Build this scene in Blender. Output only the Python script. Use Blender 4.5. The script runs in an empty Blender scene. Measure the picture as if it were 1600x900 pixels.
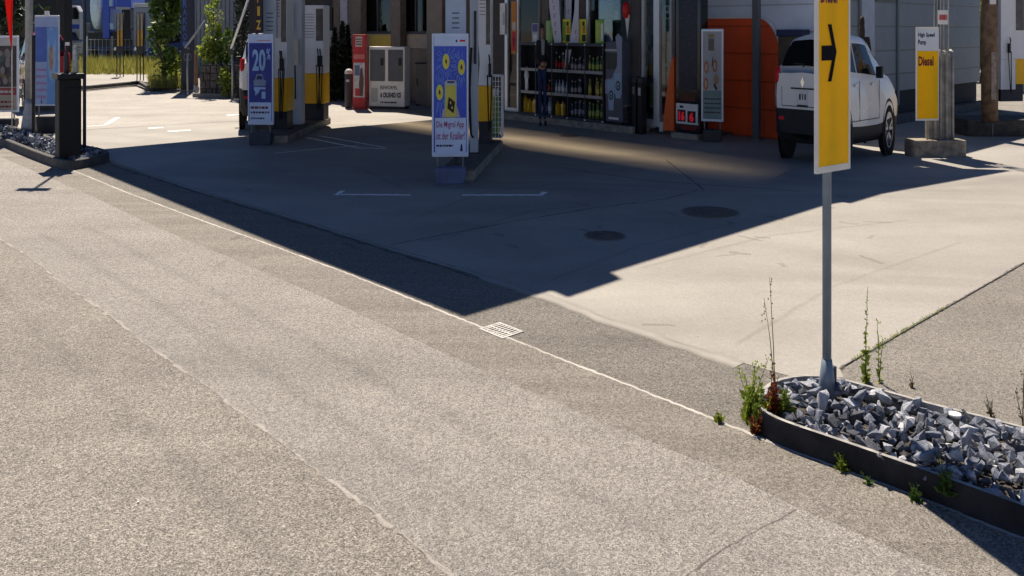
import bpy, bmesh, math, random
from mathutils import Vector, Matrix, Quaternion
R = math.radians
SC = bpy.context.scene
COL = SC.collection
F, H, HZ = 1314.0, 1.65, 45.0          # focal length (in 1600-wide pixels), eye height, horizon row
def gp(px, py, z=0.0):
    Y = F*(H-z)/(py-HZ)
    return ((px-800)/F*Y, Y)
def wx(px, Y): return (px-800)/F*Y
def wz(py, Y): return H-(py-HZ)*Y/F
# station axes: U runs along the road (to the left and away), V runs from the road to the shop
U = Vector((-.675, .738)); V = Vector((.738, .675)); P1 = Vector(gp(725, 497))
RZ = math.atan2(-.738, .675)
def uv(u, v): return P1+U*u+V*v
SUN_EL, SUN_H = 60.0, Vector((-.274, .962))

# ------------------------------------------------------------------ materials
MATS = {}
def nodes(name):
    m = bpy.data.materials.new(name); m.use_nodes = True
    nt = m.node_tree
    return m, nt, nt.nodes['Principled BSDF'], nt.nodes.new, nt.links.new
def mat(name, c, rough=.5, metal=0, var=.12, scale=6, bump=0, bscale=60, spec=.3, emit=None, coat=0, trans=0):
    if name in MATS: return MATS[name]
    m, nt, b, N, L = nodes(name)
    b.inputs['Roughness'].default_value = rough; b.inputs['Metallic'].default_value = metal
    b.inputs['Specular IOR Level'].default_value = spec
    if coat: b.inputs['Coat Weight'].default_value = coat; b.inputs['Coat Roughness'].default_value = .05
    tc = N('ShaderNodeTexCoord')
    n = N('ShaderNodeTexNoise'); n.inputs['Scale'].default_value = scale; n.inputs['Detail'].default_value = 6
    L(tc.outputs['Object'], n.inputs['Vector'])
    r = N('ShaderNodeMapRange'); r.inputs[1].default_value = .3; r.inputs[2].default_value = .7
    r.inputs[3].default_value = 1-var; r.inputs[4].default_value = 1+var
    L(n.outputs['Fac'], r.inputs[0])
    mx = N('ShaderNodeMix'); mx.data_type = 'RGBA'; mx.blend_type = 'MULTIPLY'; mx.inputs[0].default_value = 1
    mx.inputs[6].default_value = (*c, 1); L(r.outputs[0], mx.inputs[7]); L(mx.outputs[2], b.inputs['Base Color'])
    if rough < .95:
        rr = N('ShaderNodeMapRange'); rr.inputs[3].default_value = max(.02, rough*.8); rr.inputs[4].default_value = min(1, rough*1.25)
        L(n.outputs['Fac'], rr.inputs[0]); L(rr.outputs[0], b.inputs['Roughness'])
    if bump:
        n2 = N('ShaderNodeTexNoise'); n2.inputs['Scale'].default_value = bscale; n2.inputs['Detail'].default_value = 4
        L(tc.outputs['Object'], n2.inputs['Vector'])
        bp = N('ShaderNodeBump'); bp.inputs['Strength'].default_value = bump; bp.inputs['Distance'].default_value = .01
        L(n2.outputs['Fac'], bp.inputs['Height']); L(bp.outputs[0], b.inputs['Normal'])
    if emit:
        b.inputs['Emission Color'].default_value = (*emit[0], 1); b.inputs['Emission Strength'].default_value = emit[1]
    if trans:
        o = nt.nodes['Material Output']; t = N('ShaderNodeBsdfTranslucent'); L(mx.outputs[2], t.inputs['Color'])
        ms = N('ShaderNodeMixShader'); ms.inputs[0].default_value = trans
        L(b.outputs[0], ms.inputs[1]); L(t.outputs[0], ms.inputs[2]); L(ms.outputs[0], o.inputs['Surface'])
    MATS[name] = m
    return m
def mat_ground(name, c1, c2, grain=.35, gscale=230, patch=.18, rough=.75, bump=.5, spec=.35, stain=.0, stretch=None, sdir=(.22, 2.4, 1)):
    """granular road surface: fine light and dark grit over broad wear patches"""
    m, nt, b, N, L = nodes(name)
    tc = N('ShaderNodeTexCoord')
    n1 = N('ShaderNodeTexNoise'); n1.inputs['Scale'].default_value = 1.1; n1.inputs['Detail'].default_value = 7; n1.inputs['Roughness'].default_value = .62
    n2 = N('ShaderNodeTexNoise'); n2.inputs['Scale'].default_value = gscale; n2.inputs['Detail'].default_value = 3; n2.inputs['Roughness'].default_value = .7
    v = N('ShaderNodeTexVoronoi'); v.inputs['Scale'].default_value = gscale*.6
    src = tc.outputs['Object']
    if stretch:
        mp = N('ShaderNodeMapping'); mp.inputs['Rotation'].default_value = (0, 0, -RZ); mp.inputs['Scale'].default_value = stretch
        L(src, mp.inputs['Vector']); L(mp.outputs[0], n1.inputs['Vector'])
    else: L(src, n1.inputs['Vector'])
    L(src, n2.inputs['Vector']); L(src, v.inputs['Vector'])
    mx = N('ShaderNodeMix'); mx.data_type = 'RGBA'; mx.inputs[6].default_value = (*c1, 1); mx.inputs[7].default_value = (*c2, 1)
    mr = N('ShaderNodeMapRange'); mr.inputs[1].default_value = .5-patch; mr.inputs[2].default_value = .5+patch
    L(n1.outputs['Fac'], mr.inputs[0]); L(mr.outputs[0], mx.inputs[0])
    g = N('ShaderNodeMapRange'); g.inputs[1].default_value = .3; g.inputs[2].default_value = .7; g.inputs[3].default_value = 1-grain; g.inputs[4].default_value = 1+grain
    L(n2.outputs['Fac'], g.inputs[0])
    g2 = N('ShaderNodeMapRange'); g2.inputs[3].default_value = 1+grain*.6; g2.inputs[4].default_value = 1-grain*.6
    L(v.outputs['Color'], g2.inputs[0])
    mul = N('ShaderNodeMath'); mul.operation = 'MULTIPLY'; L(g.outputs[0], mul.inputs[0]); L(g2.outputs[0], mul.inputs[1])
    m2 = N('ShaderNodeMix'); m2.data_type = 'RGBA'; m2.blend_type = 'MULTIPLY'; m2.inputs[0].default_value = 1
    L(mx.outputs[2], m2.inputs[6]); L(mul.outputs[0], m2.inputs[7])
    out = m2.outputs[2]
    if stain:
        n3 = N('ShaderNodeTexNoise'); n3.inputs['Scale'].default_value = .55; n3.inputs['Detail'].default_value = 9; n3.inputs['Distortion'].default_value = 1.2
        mp2 = N('ShaderNodeMapping'); mp2.inputs['Rotation'].default_value = (0, 0, -RZ); mp2.inputs['Scale'].default_value = sdir
        L(src, mp2.inputs['Vector']); L(mp2.outputs[0], n3.inputs['Vector'])
        s = N('ShaderNodeMapRange'); s.inputs[1].default_value = .42; s.inputs[2].default_value = .68; s.inputs[3].default_value = 1; s.inputs[4].default_value = 1-stain
        L(n3.outputs['Fac'], s.inputs[0])
        m3 = N('ShaderNodeMix'); m3.data_type = 'RGBA'; m3.blend_type = 'MULTIPLY'; m3.inputs[0].default_value = 1
        L(out, m3.inputs[6]); L(s.outputs[0], m3.inputs[7]); out = m3.outputs[2]
    L(out, b.inputs['Base Color'])
    b.inputs['Roughness'].default_value = rough; b.inputs['Specular IOR Level'].default_value = spec
    bp = N('ShaderNodeBump'); bp.inputs['Strength'].default_value = bump; bp.inputs['Distance'].default_value = .004
    L(mul.outputs[0], bp.inputs['Height']); L(bp.outputs[0], b.inputs['Normal'])
    MATS[name] = m
    return m
def mat_worn(name, c1, c2, cover=.5, soft=.25, nscale=60, opac=1.0, rough=.75, detail=6):
    """thin worn film: fades out towards its two edges and is broken by noise"""
    m, nt, b, N, L = nodes(name)
    at_ = N('ShaderNodeAttribute'); at_.attribute_name = 'edge'
    a = N('ShaderNodeMath'); a.operation = 'SUBTRACT'; a.inputs[0].default_value = 1; L(at_.outputs['Fac'], a.inputs[1])
    p = N('ShaderNodeMath'); p.operation = 'MULTIPLY'; L(at_.outputs['Fac'], p.inputs[0]); L(a.outputs[0], p.inputs[1])
    p4 = N('ShaderNodeMath'); p4.operation = 'MULTIPLY'; p4.inputs[1].default_value = 4; L(p.outputs[0], p4.inputs[0])
    tc = N('ShaderNodeTexCoord'); n = N('ShaderNodeTexNoise'); n.inputs['Scale'].default_value = nscale; n.inputs['Detail'].default_value = detail; n.inputs['Roughness'].default_value = .7
    L(tc.outputs['Object'], n.inputs['Vector'])
    n0 = N('ShaderNodeTexNoise'); n0.inputs['Scale'].default_value = nscale*.08; n0.inputs['Detail'].default_value = 3; L(tc.outputs['Object'], n0.inputs['Vector'])
    s = N('ShaderNodeMath'); s.operation = 'ADD'; L(n.outputs['Fac'], s.inputs[0]); L(n0.outputs['Fac'], s.inputs[1])
    s2 = N('ShaderNodeMath'); s2.operation = 'MULTIPLY_ADD'; L(s.outputs[0], s2.inputs[0]); s2.inputs[1].default_value = -.5; L(p4.outputs[0], s2.inputs[2])
    r = N('ShaderNodeMapRange'); r.inputs[1].default_value = .5-cover; r.inputs[2].default_value = .5-cover+soft; r.inputs[3].default_value = 0; r.inputs[4].default_value = opac
    L(s2.outputs[0], r.inputs[0])
    mx = N('ShaderNodeMix'); mx.data_type = 'RGBA'; mx.inputs[6].default_value = (*c1, 1); mx.inputs[7].default_value = (*c2, 1); L(n.outputs['Fac'], mx.inputs[0]); L(mx.outputs[2], b.inputs['Base Color'])
    b.inputs['Roughness'].default_value = rough; L(r.outputs[0], b.inputs['Alpha'])
    MATS[name] = m
    return m
def mat_leaf(name, c1, c2, c3=None, trans=.35):
    m, nt, b, N, L = nodes(name)
    g = N('ShaderNodeNewGeometry'); cr = N('ShaderNodeValToRGB')
    cr.color_ramp.elements[0].color = (*c1, 1); cr.color_ramp.elements[1].color = (*c2, 1)
    if c3: e = cr.color_ramp.elements.new(.88); e.color = (*c2, 1); cr.color_ramp.elements[-1].color = (*c3, 1)
    L(g.outputs['Random Per Island'], cr.inputs[0]); L(cr.outputs[0], b.inputs['Base Color'])
    b.inputs['Roughness'].default_value = .5
    t = N('ShaderNodeBsdfTranslucent'); L(cr.outputs[0], t.inputs['Color'])
    ms = N('ShaderNodeMixShader'); ms.inputs[0].default_value = trans
    L(b.outputs[0], ms.inputs[1]); L(t.outputs[0], ms.inputs[2]); L(ms.outputs[0], nt.nodes['Material Output'].inputs['Surface'])
    MATS[name] = m
    return m
def mat_glass(name, tint=(.75, .8, .82), refl=.1):
    m, nt, b, N, L = nodes(name)
    t = N('ShaderNodeBsdfTransparent'); t.inputs['Color'].default_value = (*tint, 1)
    g = N('ShaderNodeBsdfGlossy'); g.inputs['Roughness'].default_value = .03
    fr = N('ShaderNodeFresnel'); fr.inputs['IOR'].default_value = 1.5
    mr = N('ShaderNodeMapRange'); mr.inputs[3].default_value = refl*.05; mr.inputs[4].default_value = 1; L(fr.outputs[0], mr.inputs[0])
    ms = N('ShaderNodeMixShader'); L(mr.outputs[0], ms.inputs[0]); L(t.outputs[0], ms.inputs[1]); L(g.outputs[0], ms.inputs[2])
    L(ms.outputs[0], nt.nodes['Material Output'].inputs['Surface'])
    MATS[name] = m
    return m
def mat_siding(name, c, step=.33, rough=.45, dark=.45):
    """horizontal boards: a dark joint every `step` metres of height"""
    m, nt, b, N, L = nodes(name)
    tc = N('ShaderNodeTexCoord'); sp = N('ShaderNodeSeparateXYZ'); L(tc.outputs['Object'], sp.inputs[0])
    d = N('ShaderNodeMath'); d.operation = 'DIVIDE'; d.inputs[1].default_value = step; L(sp.outputs['Z'], d.inputs[0])
    fr = N('ShaderNodeMath'); fr.operation = 'FRACT'; L(d.outputs[0], fr.inputs[0])
    mr = N('ShaderNodeMapRange'); mr.inputs[1].default_value = .02; mr.inputs[2].default_value = .07; mr.inputs[3].default_value = dark; mr.inputs[4].default_value = 1
    L(fr.outputs[0], mr.inputs[0])
    n = N('ShaderNodeTexNoise'); n.inputs['Scale'].default_value = 3; n.inputs['Detail'].default_value = 6; L(tc.outputs['Object'], n.inputs['Vector'])
    m1 = N('ShaderNodeMapRange'); m1.inputs[3].default_value = .8; m1.inputs[4].default_value = 1.2; L(n.outputs['Fac'], m1.inputs[0])
    mu = N('ShaderNodeMath'); mu.operation = 'MULTIPLY'; L(mr.outputs[0], mu.inputs[0]); L(m1.outputs[0], mu.inputs[1])
    mx = N('ShaderNodeMix'); mx.data_type = 'RGBA'; mx.blend_type = 'MULTIPLY'; mx.inputs[0].default_value = 1; mx.inputs[6].default_value = (*c, 1)
    L(mu.outputs[0], mx.inputs[7]); L(mx.outputs[2], b.inputs['Base Color']); b.inputs['Roughness'].default_value = rough
    bp = N('ShaderNodeBump'); bp.inputs['Strength'].default_value = .6; bp.inputs['Distance'].default_value = .02; L(mr.outputs[0], bp.inputs['Height']); L(bp.outputs[0], b.inputs['Normal'])
    MATS[name] = m
    return m

# ------------------------------------------------------------------ mesh builder
class MB:
    def __init__(s, M=None):
        s.v = []; s.f = []; s.mi = []; s.ms = []; s.cur = 0
        if M: s.m(M)
    def m(s, M):
        if M not in s.ms: s.ms.append(M)
        s.cur = s.ms.index(M); return s
    def add(s, vs, fs):
        o = len(s.v); s.v += [tuple(p) for p in vs]
        for f in fs: s.f.append([i+o for i in f]); s.mi.append(s.cur)
        return s
    def box(s, x0, x1, y0, y1, z0, z1, rz=0, tilt=0):
        vs = [(x, y, z) for z in (z0, z1) for x, y in ((x0, y0), (x1, y0), (x1, y1), (x0, y1))]
        if rz or tilt:
            c = Vector(((x0+x1)/2, (y0+y1)/2, (z0+z1)/2)); M = Matrix.Rotation(rz, 3, 'Z') @ Matrix.Rotation(tilt, 3, 'Y')
            vs = [c+M @ (Vector(p)-c) for p in vs]
        return s.add(vs, [(3, 2, 1, 0), (4, 5, 6, 7), (0, 1, 5, 4), (1, 2, 6, 5), (2, 3, 7, 6), (3, 0, 4, 7)])
    def prism(s, poly, z0, z1):          # polygon in x,y (counter-clockwise), extruded in z
        n = len(poly); vs = [(p[0], p[1], z0) for p in poly]+[(p[0], p[1], z1) for p in poly]
        return s.add(vs, [list(range(n))[::-1], list(range(n, 2*n))]+[(i, (i+1) % n, (i+1) % n+n, i+n) for i in range(n)])
    def plate(s, poly, y0, y1):          # polygon in x,z facing -y, extruded in y
        n = len(poly); vs = [(p[0], y0, p[1]) for p in poly]+[(p[0], y1, p[1]) for p in poly]
        return s.add(vs, [list(range(n)), list(range(n, 2*n))[::-1]]+[(i, i+n, (i+1) % n+n, (i+1) % n) for i in range(n)])
    def sheet(s, poly, z): return s.add([(p[0], p[1], z) for p in poly], [list(range(len(poly)))])
    def tube(s, pts, r, n=8, r1=None, cap=True):
        pts = [Vector(p) for p in pts]; k = len(pts); o = []
        for i, p in enumerate(pts):
            d = (pts[min(i+1, k-1)]-pts[max(i-1, 0)]).normalized()
            a = d.orthogonal().normalized() if abs(d.z) < .99 else Vector((1, 0, 0)); b = d.cross(a)
            rr = r if r1 is None else r+(r1-r)*i/(k-1)
            o.append([p+a*rr*math.cos(2*math.pi*j/n)+b*rr*math.sin(2*math.pi*j/n) for j in range(n)])
        vs = [q for ring in o for q in ring]
        fs = [(i*n+j, i*n+(j+1) % n, (i+1)*n+(j+1) % n, (i+1)*n+j) for i in range(k-1) for j in range(n)]
        if cap: fs += [list(range(n))[::-1], list(range((k-1)*n, k*n))]
        return s.add(vs, fs)
    def lathe(s, prof, n=16, c=(0, 0, 0), sx=1, sy=1):       # profile [(r, z)]
        vs = [(c[0]+r*sx*math.cos(2*math.pi*j/n), c[1]+r*sy*math.sin(2*math.pi*j/n), c[2]+z) for r, z in prof for j in range(n)]
        k = len(prof)
        fs = [(i*n+j, i*n+(j+1) % n, (i+1)*n+(j+1) % n, (i+1)*n+j) for i in range(k-1) for j in range(n)]
        return s.add(vs, fs+[list(range(n))[::-1], list(range((k-1)*n, k*n))])
    def disc(s, cx, cz, rx, rz_, y, n=20, t=.002):
        return s.plate([(cx+rx*math.cos(2*math.pi*j/n), cz+rz_*math.sin(2*math.pi*j/n)) for j in range(n)], y-t, y)
    def text(s, body, x0, x1, z0, z1, y, bold=.02, spacing=1.0):
        c = bpy.data.curves.new('t', 'FONT'); c.body = body; c.fill_mode = 'FRONT'; c.offset = bold; c.resolution_u = 3; c.space_character = spacing
        o = bpy.data.objects.new('t', c); COL.objects.link(o); dg = bpy.context.evaluated_depsgraph_get(); dg.update()
        me = bpy.data.meshes.new_from_object(o.evaluated_get(dg))
        vs = [v.co.copy() for v in me.vertices]; fs = [list(p.vertices) for p in me.polygons]
        bpy.data.objects.remove(o); bpy.data.curves.remove(c); bpy.data.meshes.remove(me)
        if not vs: return s
        a0 = min(v.x for v in vs); a1 = max(v.x for v in vs); b0 = min(v.y for v in vs); b1 = max(v.y for v in vs)
        return s.add([(x0+(v.x-a0)/(a1-a0)*(x1-x0), y, z0+(v.y-b0)/(b1-b0)*(z1-z0)) for v in vs], fs)
    def lines(s, x0, x1, z0, z1, n, y, rnd=random, fill=.5):  # rows of small unreadable print
        h = (z1-z0)/n
        for i in range(n):
            x = x0
            while x < x1:
                w = min(rnd.uniform(.05, .2)*(x1-x0), x1-x)
                zb = z1-(i+1)*h
                s.add([(x, y, zb+h*.2), (x+w, y, zb+h*.2), (x+w, y, zb+h*(.2+fill)), (x, y, zb+h*(.2+fill))], [(0, 1, 2, 3)])
                x += w+.03*(x1-x0)
            x1 = x1
        return s
    def xf(s, fn): s.v = [tuple(fn(Vector(p))) for p in s.v]; return s
    def build(s, name, M=None, parent=None, bevel=0, smooth=False, loc=None, rz=0, segs=2):
        me = bpy.data.meshes.new(name); me.from_pydata(s.v, [], s.f)
        ms = s.ms if s.ms else [M]
        for k in ms: me.materials.append(k)
        if s.ms:
            for p, i in zip(me.polygons, s.mi): p.material_index = i
        if smooth:
            for p in me.polygons: p.use_smooth = len(p.vertices) <= 4
        if getattr(s, 'edge', False):
            at_ = me.attributes.new('edge', 'FLOAT', 'POINT'); at_.data.foreach_set('value', [float(i % 2) for i in range(len(me.vertices))])
        me.update()
        o = bpy.data.objects.new(name, me); COL.objects.link(o)
        if parent: o.parent = parent
        if loc: o.location = loc; o.rotation_euler.z = rz
        if bevel:
            b = o.modifiers.new('bevel', 'BEVEL'); b.width = bevel; b.segments = segs; b.limit_method = 'ANGLE'; b.angle_limit = R(40)
        return o
def tag(o, label=None, cat=None, group=None, kind=None):
    if label: o['label'] = label
    if cat: o['category'] = cat
    if group: o['group'] = group
    if kind: o['kind'] = kind
    return o
def T(name, label, cat, x, y, z=0, rz=0, group=None):
    o = bpy.data.objects.new(name, None); o.empty_display_size = .1; COL.objects.link(o)
    o.location = (x, y, z); o.rotation_euler.z = rz
    return tag(o, label, cat, group)
def S(o, label=None): return tag(o, label, None, None, 'structure')
def copy_tree(o, parent=None):
    c = o.copy(); COL.objects.link(c); c.parent = parent
    for ch in list(o.children): copy_tree(ch, c)
    return c

# ------------------------------------------------------------------ palette
white = mat('white_paint', (.78, .78, .78), .35, var=.05)
offwhite = mat('off_white', (.72, .71, .69), .45, var=.1)
cream = mat('cream', (.55, .52, .45), .5, var=.1)
yellow = mat('sign_yellow', (.95, .50, .015), .35, var=.04)
pumpyel = mat('pump_yellow', (.95, .50, .012), .35, var=.06)
black = mat('black_plastic', (.012, .012, .014), .45, var=.2)
darkgrey = mat('dark_grey', (.04, .042, .048), .5, var=.15)
midgrey = mat('mid_grey', (.16, .165, .17), .5, var=.12)
ltgrey = mat('light_grey', (.42, .43, .44), .45, var=.08)
galv = mat('galvanised', (.33, .35, .38), .5, .55, var=.18, scale=14)
polegrey = mat('pole_grey', (.20, .25, .31), .4, .3, var=.15, scale=12)
alu = mat('aluminium', (.62, .64, .66), .35, .6, var=.06)
chrome = mat('chrome', (.8, .8, .8), .15, 1, var=.03)
rubber = mat('rubber', (.015, .015, .016), .8, var=.25, scale=20)
concrete_b = mat('concrete_block', (.27, .25, .21), .85, var=.35, scale=9, bump=.4, bscale=40)
kerbm = mat('kerb_stone', (.21, .205, .2), .8, var=.25, scale=14, bump=.4, bscale=70)
darkkerb = mat('dark_kerb', (.09, .088, .085), .8, var=.35, scale=10, bump=.4, bscale=60)
posterblue = mat('poster_blue', (.03, .09, .58), .3, var=.1, scale=12)
navy = mat('navy_print', (.012, .02, .10), .4, var=.1)
paleblue = mat('pale_blue', (.55, .68, .90), .35, var=.08)
skyblue = mat('sky_blue', (.16, .34, .72), .35, var=.12)
framewhite = mat('frame_pale', (.62, .72, .86), .35, .1, var=.06)
red = mat('red_print', (.55, .02, .025), .4, var=.1)
darkred = mat('dark_red_print', (.16, .008, .012), .4, var=.1)
orange = mat_siding('orange_boards', (.92, .11, .022), .42, .5, .6)
orange_flat = mat('orange_panel', (.85, .15, .03), .45, var=.08)
whiteside = mat_siding('white_boards', (.74, .81, .90), .40, .45, .6)
greyside = mat_siding('grey_boards', (.145, .175, .205), .42, .5, .5)
beige = mat('beige_wall', (.20, .165, .125), .7, var=.15, scale=4, bump=.2)
browncol = mat('brown_column', (.13, .105, .085), .6, var=.2, scale=10)
wood = mat('weathered_wood', (.15, .10, .07), .8, var=.5, scale=9, bump=.4)
green = mat('green_print', (.22, .42, .06), .5, var=.2)
lemon = mat('lemon_print', (.75, .66, .05), .45, var=.1)
stonem = []
glass = mat_glass('window_glass')
carglass = mat('car_glass', (.006, .008, .010), .06, var=.1, spec=.35)
paint_w = mat('car_white', (.72, .72, .70), .25, var=.02, coat=.6)
paint_r = mat('car_red', (.22, .008, .015), .25, var=.05, coat=.8)
paint_s = mat('car_silver', (.60, .62, .66), .25, .4, var=.03, coat=.6)
lampred = mat('lamp_red', (.55, .006, .01), .35, var=.1)
# ================================================================== camera, sun, sky
cam = bpy.data.cameras.new('camera'); cam.sensor_width = 36; cam.lens = F/1600*36; cam.shift_y = -(450-HZ)/1600
cam.clip_start = .05; cam.clip_end = 1000
co = bpy.data.objects.new('camera', cam); COL.objects.link(co); co.location = (0, 0, H); co.rotation_euler = (R(90), 0, 0); SC.camera = co
sd = Vector((SUN_H.x*math.cos(R(SUN_EL)), SUN_H.y*math.cos(R(SUN_EL)), math.sin(R(SUN_EL))))
sl = bpy.data.lights.new('sun', 'SUN'); sl.energy = 5.0; sl.angle = R(.53); sl.color = (1, .87, .715)
so = bpy.data.objects.new('sun', sl); COL.objects.link(so); so.rotation_euler = sd.to_track_quat('Z', 'Y').to_euler(); so.location = (0, 0, 30)
w = bpy.data.worlds.new('World'); SC.world = w; w.use_nodes = True; nt = w.node_tree
sk = nt.nodes.new('ShaderNodeTexSky'); sk.sky_type = 'NISHITA'; sk.sun_disc = False; sk.sun_elevation = R(SUN_EL); sk.sun_rotation = math.atan2(SUN_H.x, SUN_H.y)
sk.ozone_density = 8; sk.air_density = .6; sk.dust_density = 0
bg = nt.nodes['Background']; bg.inputs[1].default_value = .062; nt.links.new(sk.outputs[0], bg.inputs[0])
vs_ = SC.view_settings; vs_.view_transform = 'Standard'; vs_.look = 'None'; vs_.gamma = 1; vs_.exposure = .78; vs_.use_curve_mapping = False
try:
    SC.cycles.max_bounces = 8; SC.cycles.transparent_max_bounces = 12; SC.cycles.sample_clamp_indirect = 4
except Exception: pass

# ================================================================== ground surfaces
m_ground = mat_ground('old_asphalt', (.21, .198, .178), (.28, .267, .244), .92, 185, .2, .8, .7, stain=.16)
m_road = mat_ground('road_asphalt', (.265, .248, .222), (.345, .326, .296), .95, 175, .2, .72, .8, stain=.14)
m_lane = mat_ground('lane_asphalt', (.265, .252, .234), (.335, .322, .302), .92, 180, .2, .68, .7, stain=.16)
m_margin = mat_ground('margin_asphalt', (.20, .187, .168), (.26, .244, .222), .92, 180, .12, .75, .7, stretch=(.25, 5, 1))
m_gutter = mat_ground('gutter_asphalt', (.16, .151, .137), (.22, .209, .19), .9, 185, .15, .8, .7, stretch=(.4, 3, 1))
m_conc = mat_ground('forecourt_concrete', (.265, .254, .234), (.325, .313, .29), .16, 140, .22, .62, .15, stain=.3, sdir=(.5, 1.1, 1))
m_edge = mat_ground('edging_concrete', (.30, .285, .255), (.40, .38, .345), .25, 120, .1, .75, .4)
m_white = mat_ground('worn_white', (.42, .40, .36), (.72, .70, .66), .25, 90, .12, .7, .3)
m_paint = mat_ground('faded_paint', (.42, .41, .39), (.62, .61, .58), .2, 90, .15, .6, .2)
m_tar = mat_worn('crack_filler', (.46, .44, .41), (.66, .64, .61), .50, .9, 60, .62)
m_seam = mat_worn('seam_line', (.34, .32, .29), (.50, .475, .44), .22, .5, 50, .9)
m_line = mat_worn('edge_line', (.46, .44, .41), (.76, .74, .71), .40, .6, 45, .88)
m_jnt = mat_worn('dirt_joint', (.05, .045, .04), (.12, .11, .10), .42, .5, 30, .75)
m_tyre = mat_worn('tyre_mark', (.06, .06, .06), (.12, .115, .11), .38, .9, 7, .20)
m_oil = mat_worn('oil_film', (.07, .065, .06), (.14, .13, .12), .38, .9, 10, .42)
m_bay = mat_worn('bay_paint', (.75, .75, .73), (.95, .95, .93), .85, .3, 40, 1)
m_edgew = mat_worn('pale_edging', (.26, .25, .23), (.42, .41, .385), .62, .7, 16, .9)
m_exit = mat_ground('exit_asphalt_glare', (.30, .285, .265), (.37, .355, .335), .4, 120, .2, .75, .5, stain=.15)  # paler than the other asphalt: grazing sun glare painted into the colour
m_dark = mat('joint_filler', (.06, .055, .05), .9, var=.4, scale=20)
rnd = random.Random(4)
def W_(lst, z=0): return [gp(*p, z) for p in lst]
def ribbon(pts, w, z, name=None, M=None, jit=0, step=.05, seed=1, mb=None):
    r = random.Random(seed); P = []
    for a, b in zip(pts[:-1], pts[1:]):
        a = Vector(a); b = Vector(b); n = max(1, int((b-a).length/step))
        P += [a.lerp(b, i/n) for i in range(n)]
    P.append(Vector(pts[-1])); mb = mb or MB()
    L = []
    for i, p in enumerate(P):
        d = (P[min(i+1, len(P)-1)]-P[max(i-1, 0)]).normalized(); q = Vector((-d.y, d.x))
        L.append((p+q*w*(.5+jit*r.uniform(-.5, .5)), p-q*w*(.5+jit*r.uniform(-.5, .5))))
    vs = [(q.x, q.y, z) for l in L for q in l]
    mb.edge = True
    mb.add(vs, [(2*i, 2*i+1, 2*i+3, 2*i+2) for i in range(len(L)-1)])
    return S(mb.build(name, M)) if name else mb
S(MB().box(-400, 400, -200, 600, -.4, 0).build('ground', m_ground))
Wl = [(-260, 148), (-120, 184), (0, 225), (60, 248), (124, 271), (194, 300), (311, 344), (428, 386), (544, 429), (599, 451), (700, 492), (760, 516), (880, 564), (1000, 611), (1120, 659), (1240, 708), (1430, 777), (1600, 846), (2000, 1010)]
Bl = [(-260, 156), (-120, 198), (0, 245), (60, 271), (132, 302), (272, 368), (389, 416), (505, 466), (700, 556), (817, 608), (972, 674), (1128, 737), (1244, 795), (1400, 862), (1800, 1040)]
Sl = [(-330, 150), (-200, 250), (-80, 328), (0, 376), (39, 399), (70, 422), (112, 455), (150, 478), (220, 535), (265, 566), (325, 607), (400, 665), (500, 742), (590, 808), (660, 865), (700, 896), (820, 1000), (1000, 1160)]
Cl = [(175, 253), (233, 272), (311, 298), (389, 320), (467, 343), (599, 385), (675, 407), (760, 433), (840, 460), (885, 474), (975, 509), (1087, 545), (1162, 569), (1235, 590), (1318, 592)]
Ww, Bw, Sw, Cw = W_(Wl), W_(Bl), W_(Sl), W_(Cl)
far = [tuple(uv(26, -1)), tuple(uv(26, -9)), tuple(uv(-9, -9)), tuple(uv(-9, -2.2))]
S(MB().sheet(Ww[::-1]+far, .004).build('road', m_road))
def between(A, B, z, name, M):
    mb = MB()
    mb.sheet(A+B[::-1], z); S(mb.build(name, M))
between(Sw, Bw, .0055, 'road_lane', m_lane)
between(Bw, Ww, .0058, 'road_margin', m_margin)
between(Ww[3:], Cw+[gp(1330, 640), gp(1600, 760), gp(1900, 930)], .0042, 'gutter', m_gutter)
fore = Cw+[gp(1312, 577), gp(1600, 412), gp(1760, 320), tuple(uv(-6.5, 6)), tuple(uv(-7, 14)), tuple(uv(11, 14)), tuple(uv(11, .4))]
S(MB().sheet(fore, .006).build('forecourt', m_conc))
ribbon([Vector(p)-V*.03 for p in Cw[7:13]], .16, .0068, 'forecourt_edging', m_edgew, .2, .1, 5)
ribbon([Vector(p)-V*.02 for p in Cw[:8]], .09, .0068, 'forecourt_edging', m_edgew, .2, .1, 6)
ribbon(Ww[2:], .038, .0068, 'road_edge_line', m_line, .3, .03, 7)
# tarred centre seam: worn pale patches
mb = MB(); r = random.Random(9)
ribbon(Sw[2:-1], .022, .0066, None, None, .8, .03, 3, mb); S(mb.build('road_seam', m_seam))
mb = MB()
dense = []
for a, b in zip(Sw[2:-2], Sw[3:-1]):
    a = Vector(a); b = Vector(b); n = max(1, int((b-a).length/.03)); dense += [a.lerp(b, i/n) for i in range(n)]
i = 0
while i < len(dense)-12:
    k = r.choice([2, 3, 4, 6, 8])
    off = r.uniform(-.012, .012)
    ribbon([dense[j]+Vector((off, 0)) for j in range(i, i+k)], r.uniform(.02, .045), .0072, None, None, .5, .02, i, mb)
    i += k+r.choice([2, 3, 5, 9, 12])
S(mb.build('road_seam_patch', m_tar))
ribbon(W_([(1246, 799), (1190, 828), (1130, 862), (1081, 896), (1040, 930)]), .012, .0072, 'road_crack', m_jnt, .8, .03, 8)
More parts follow.
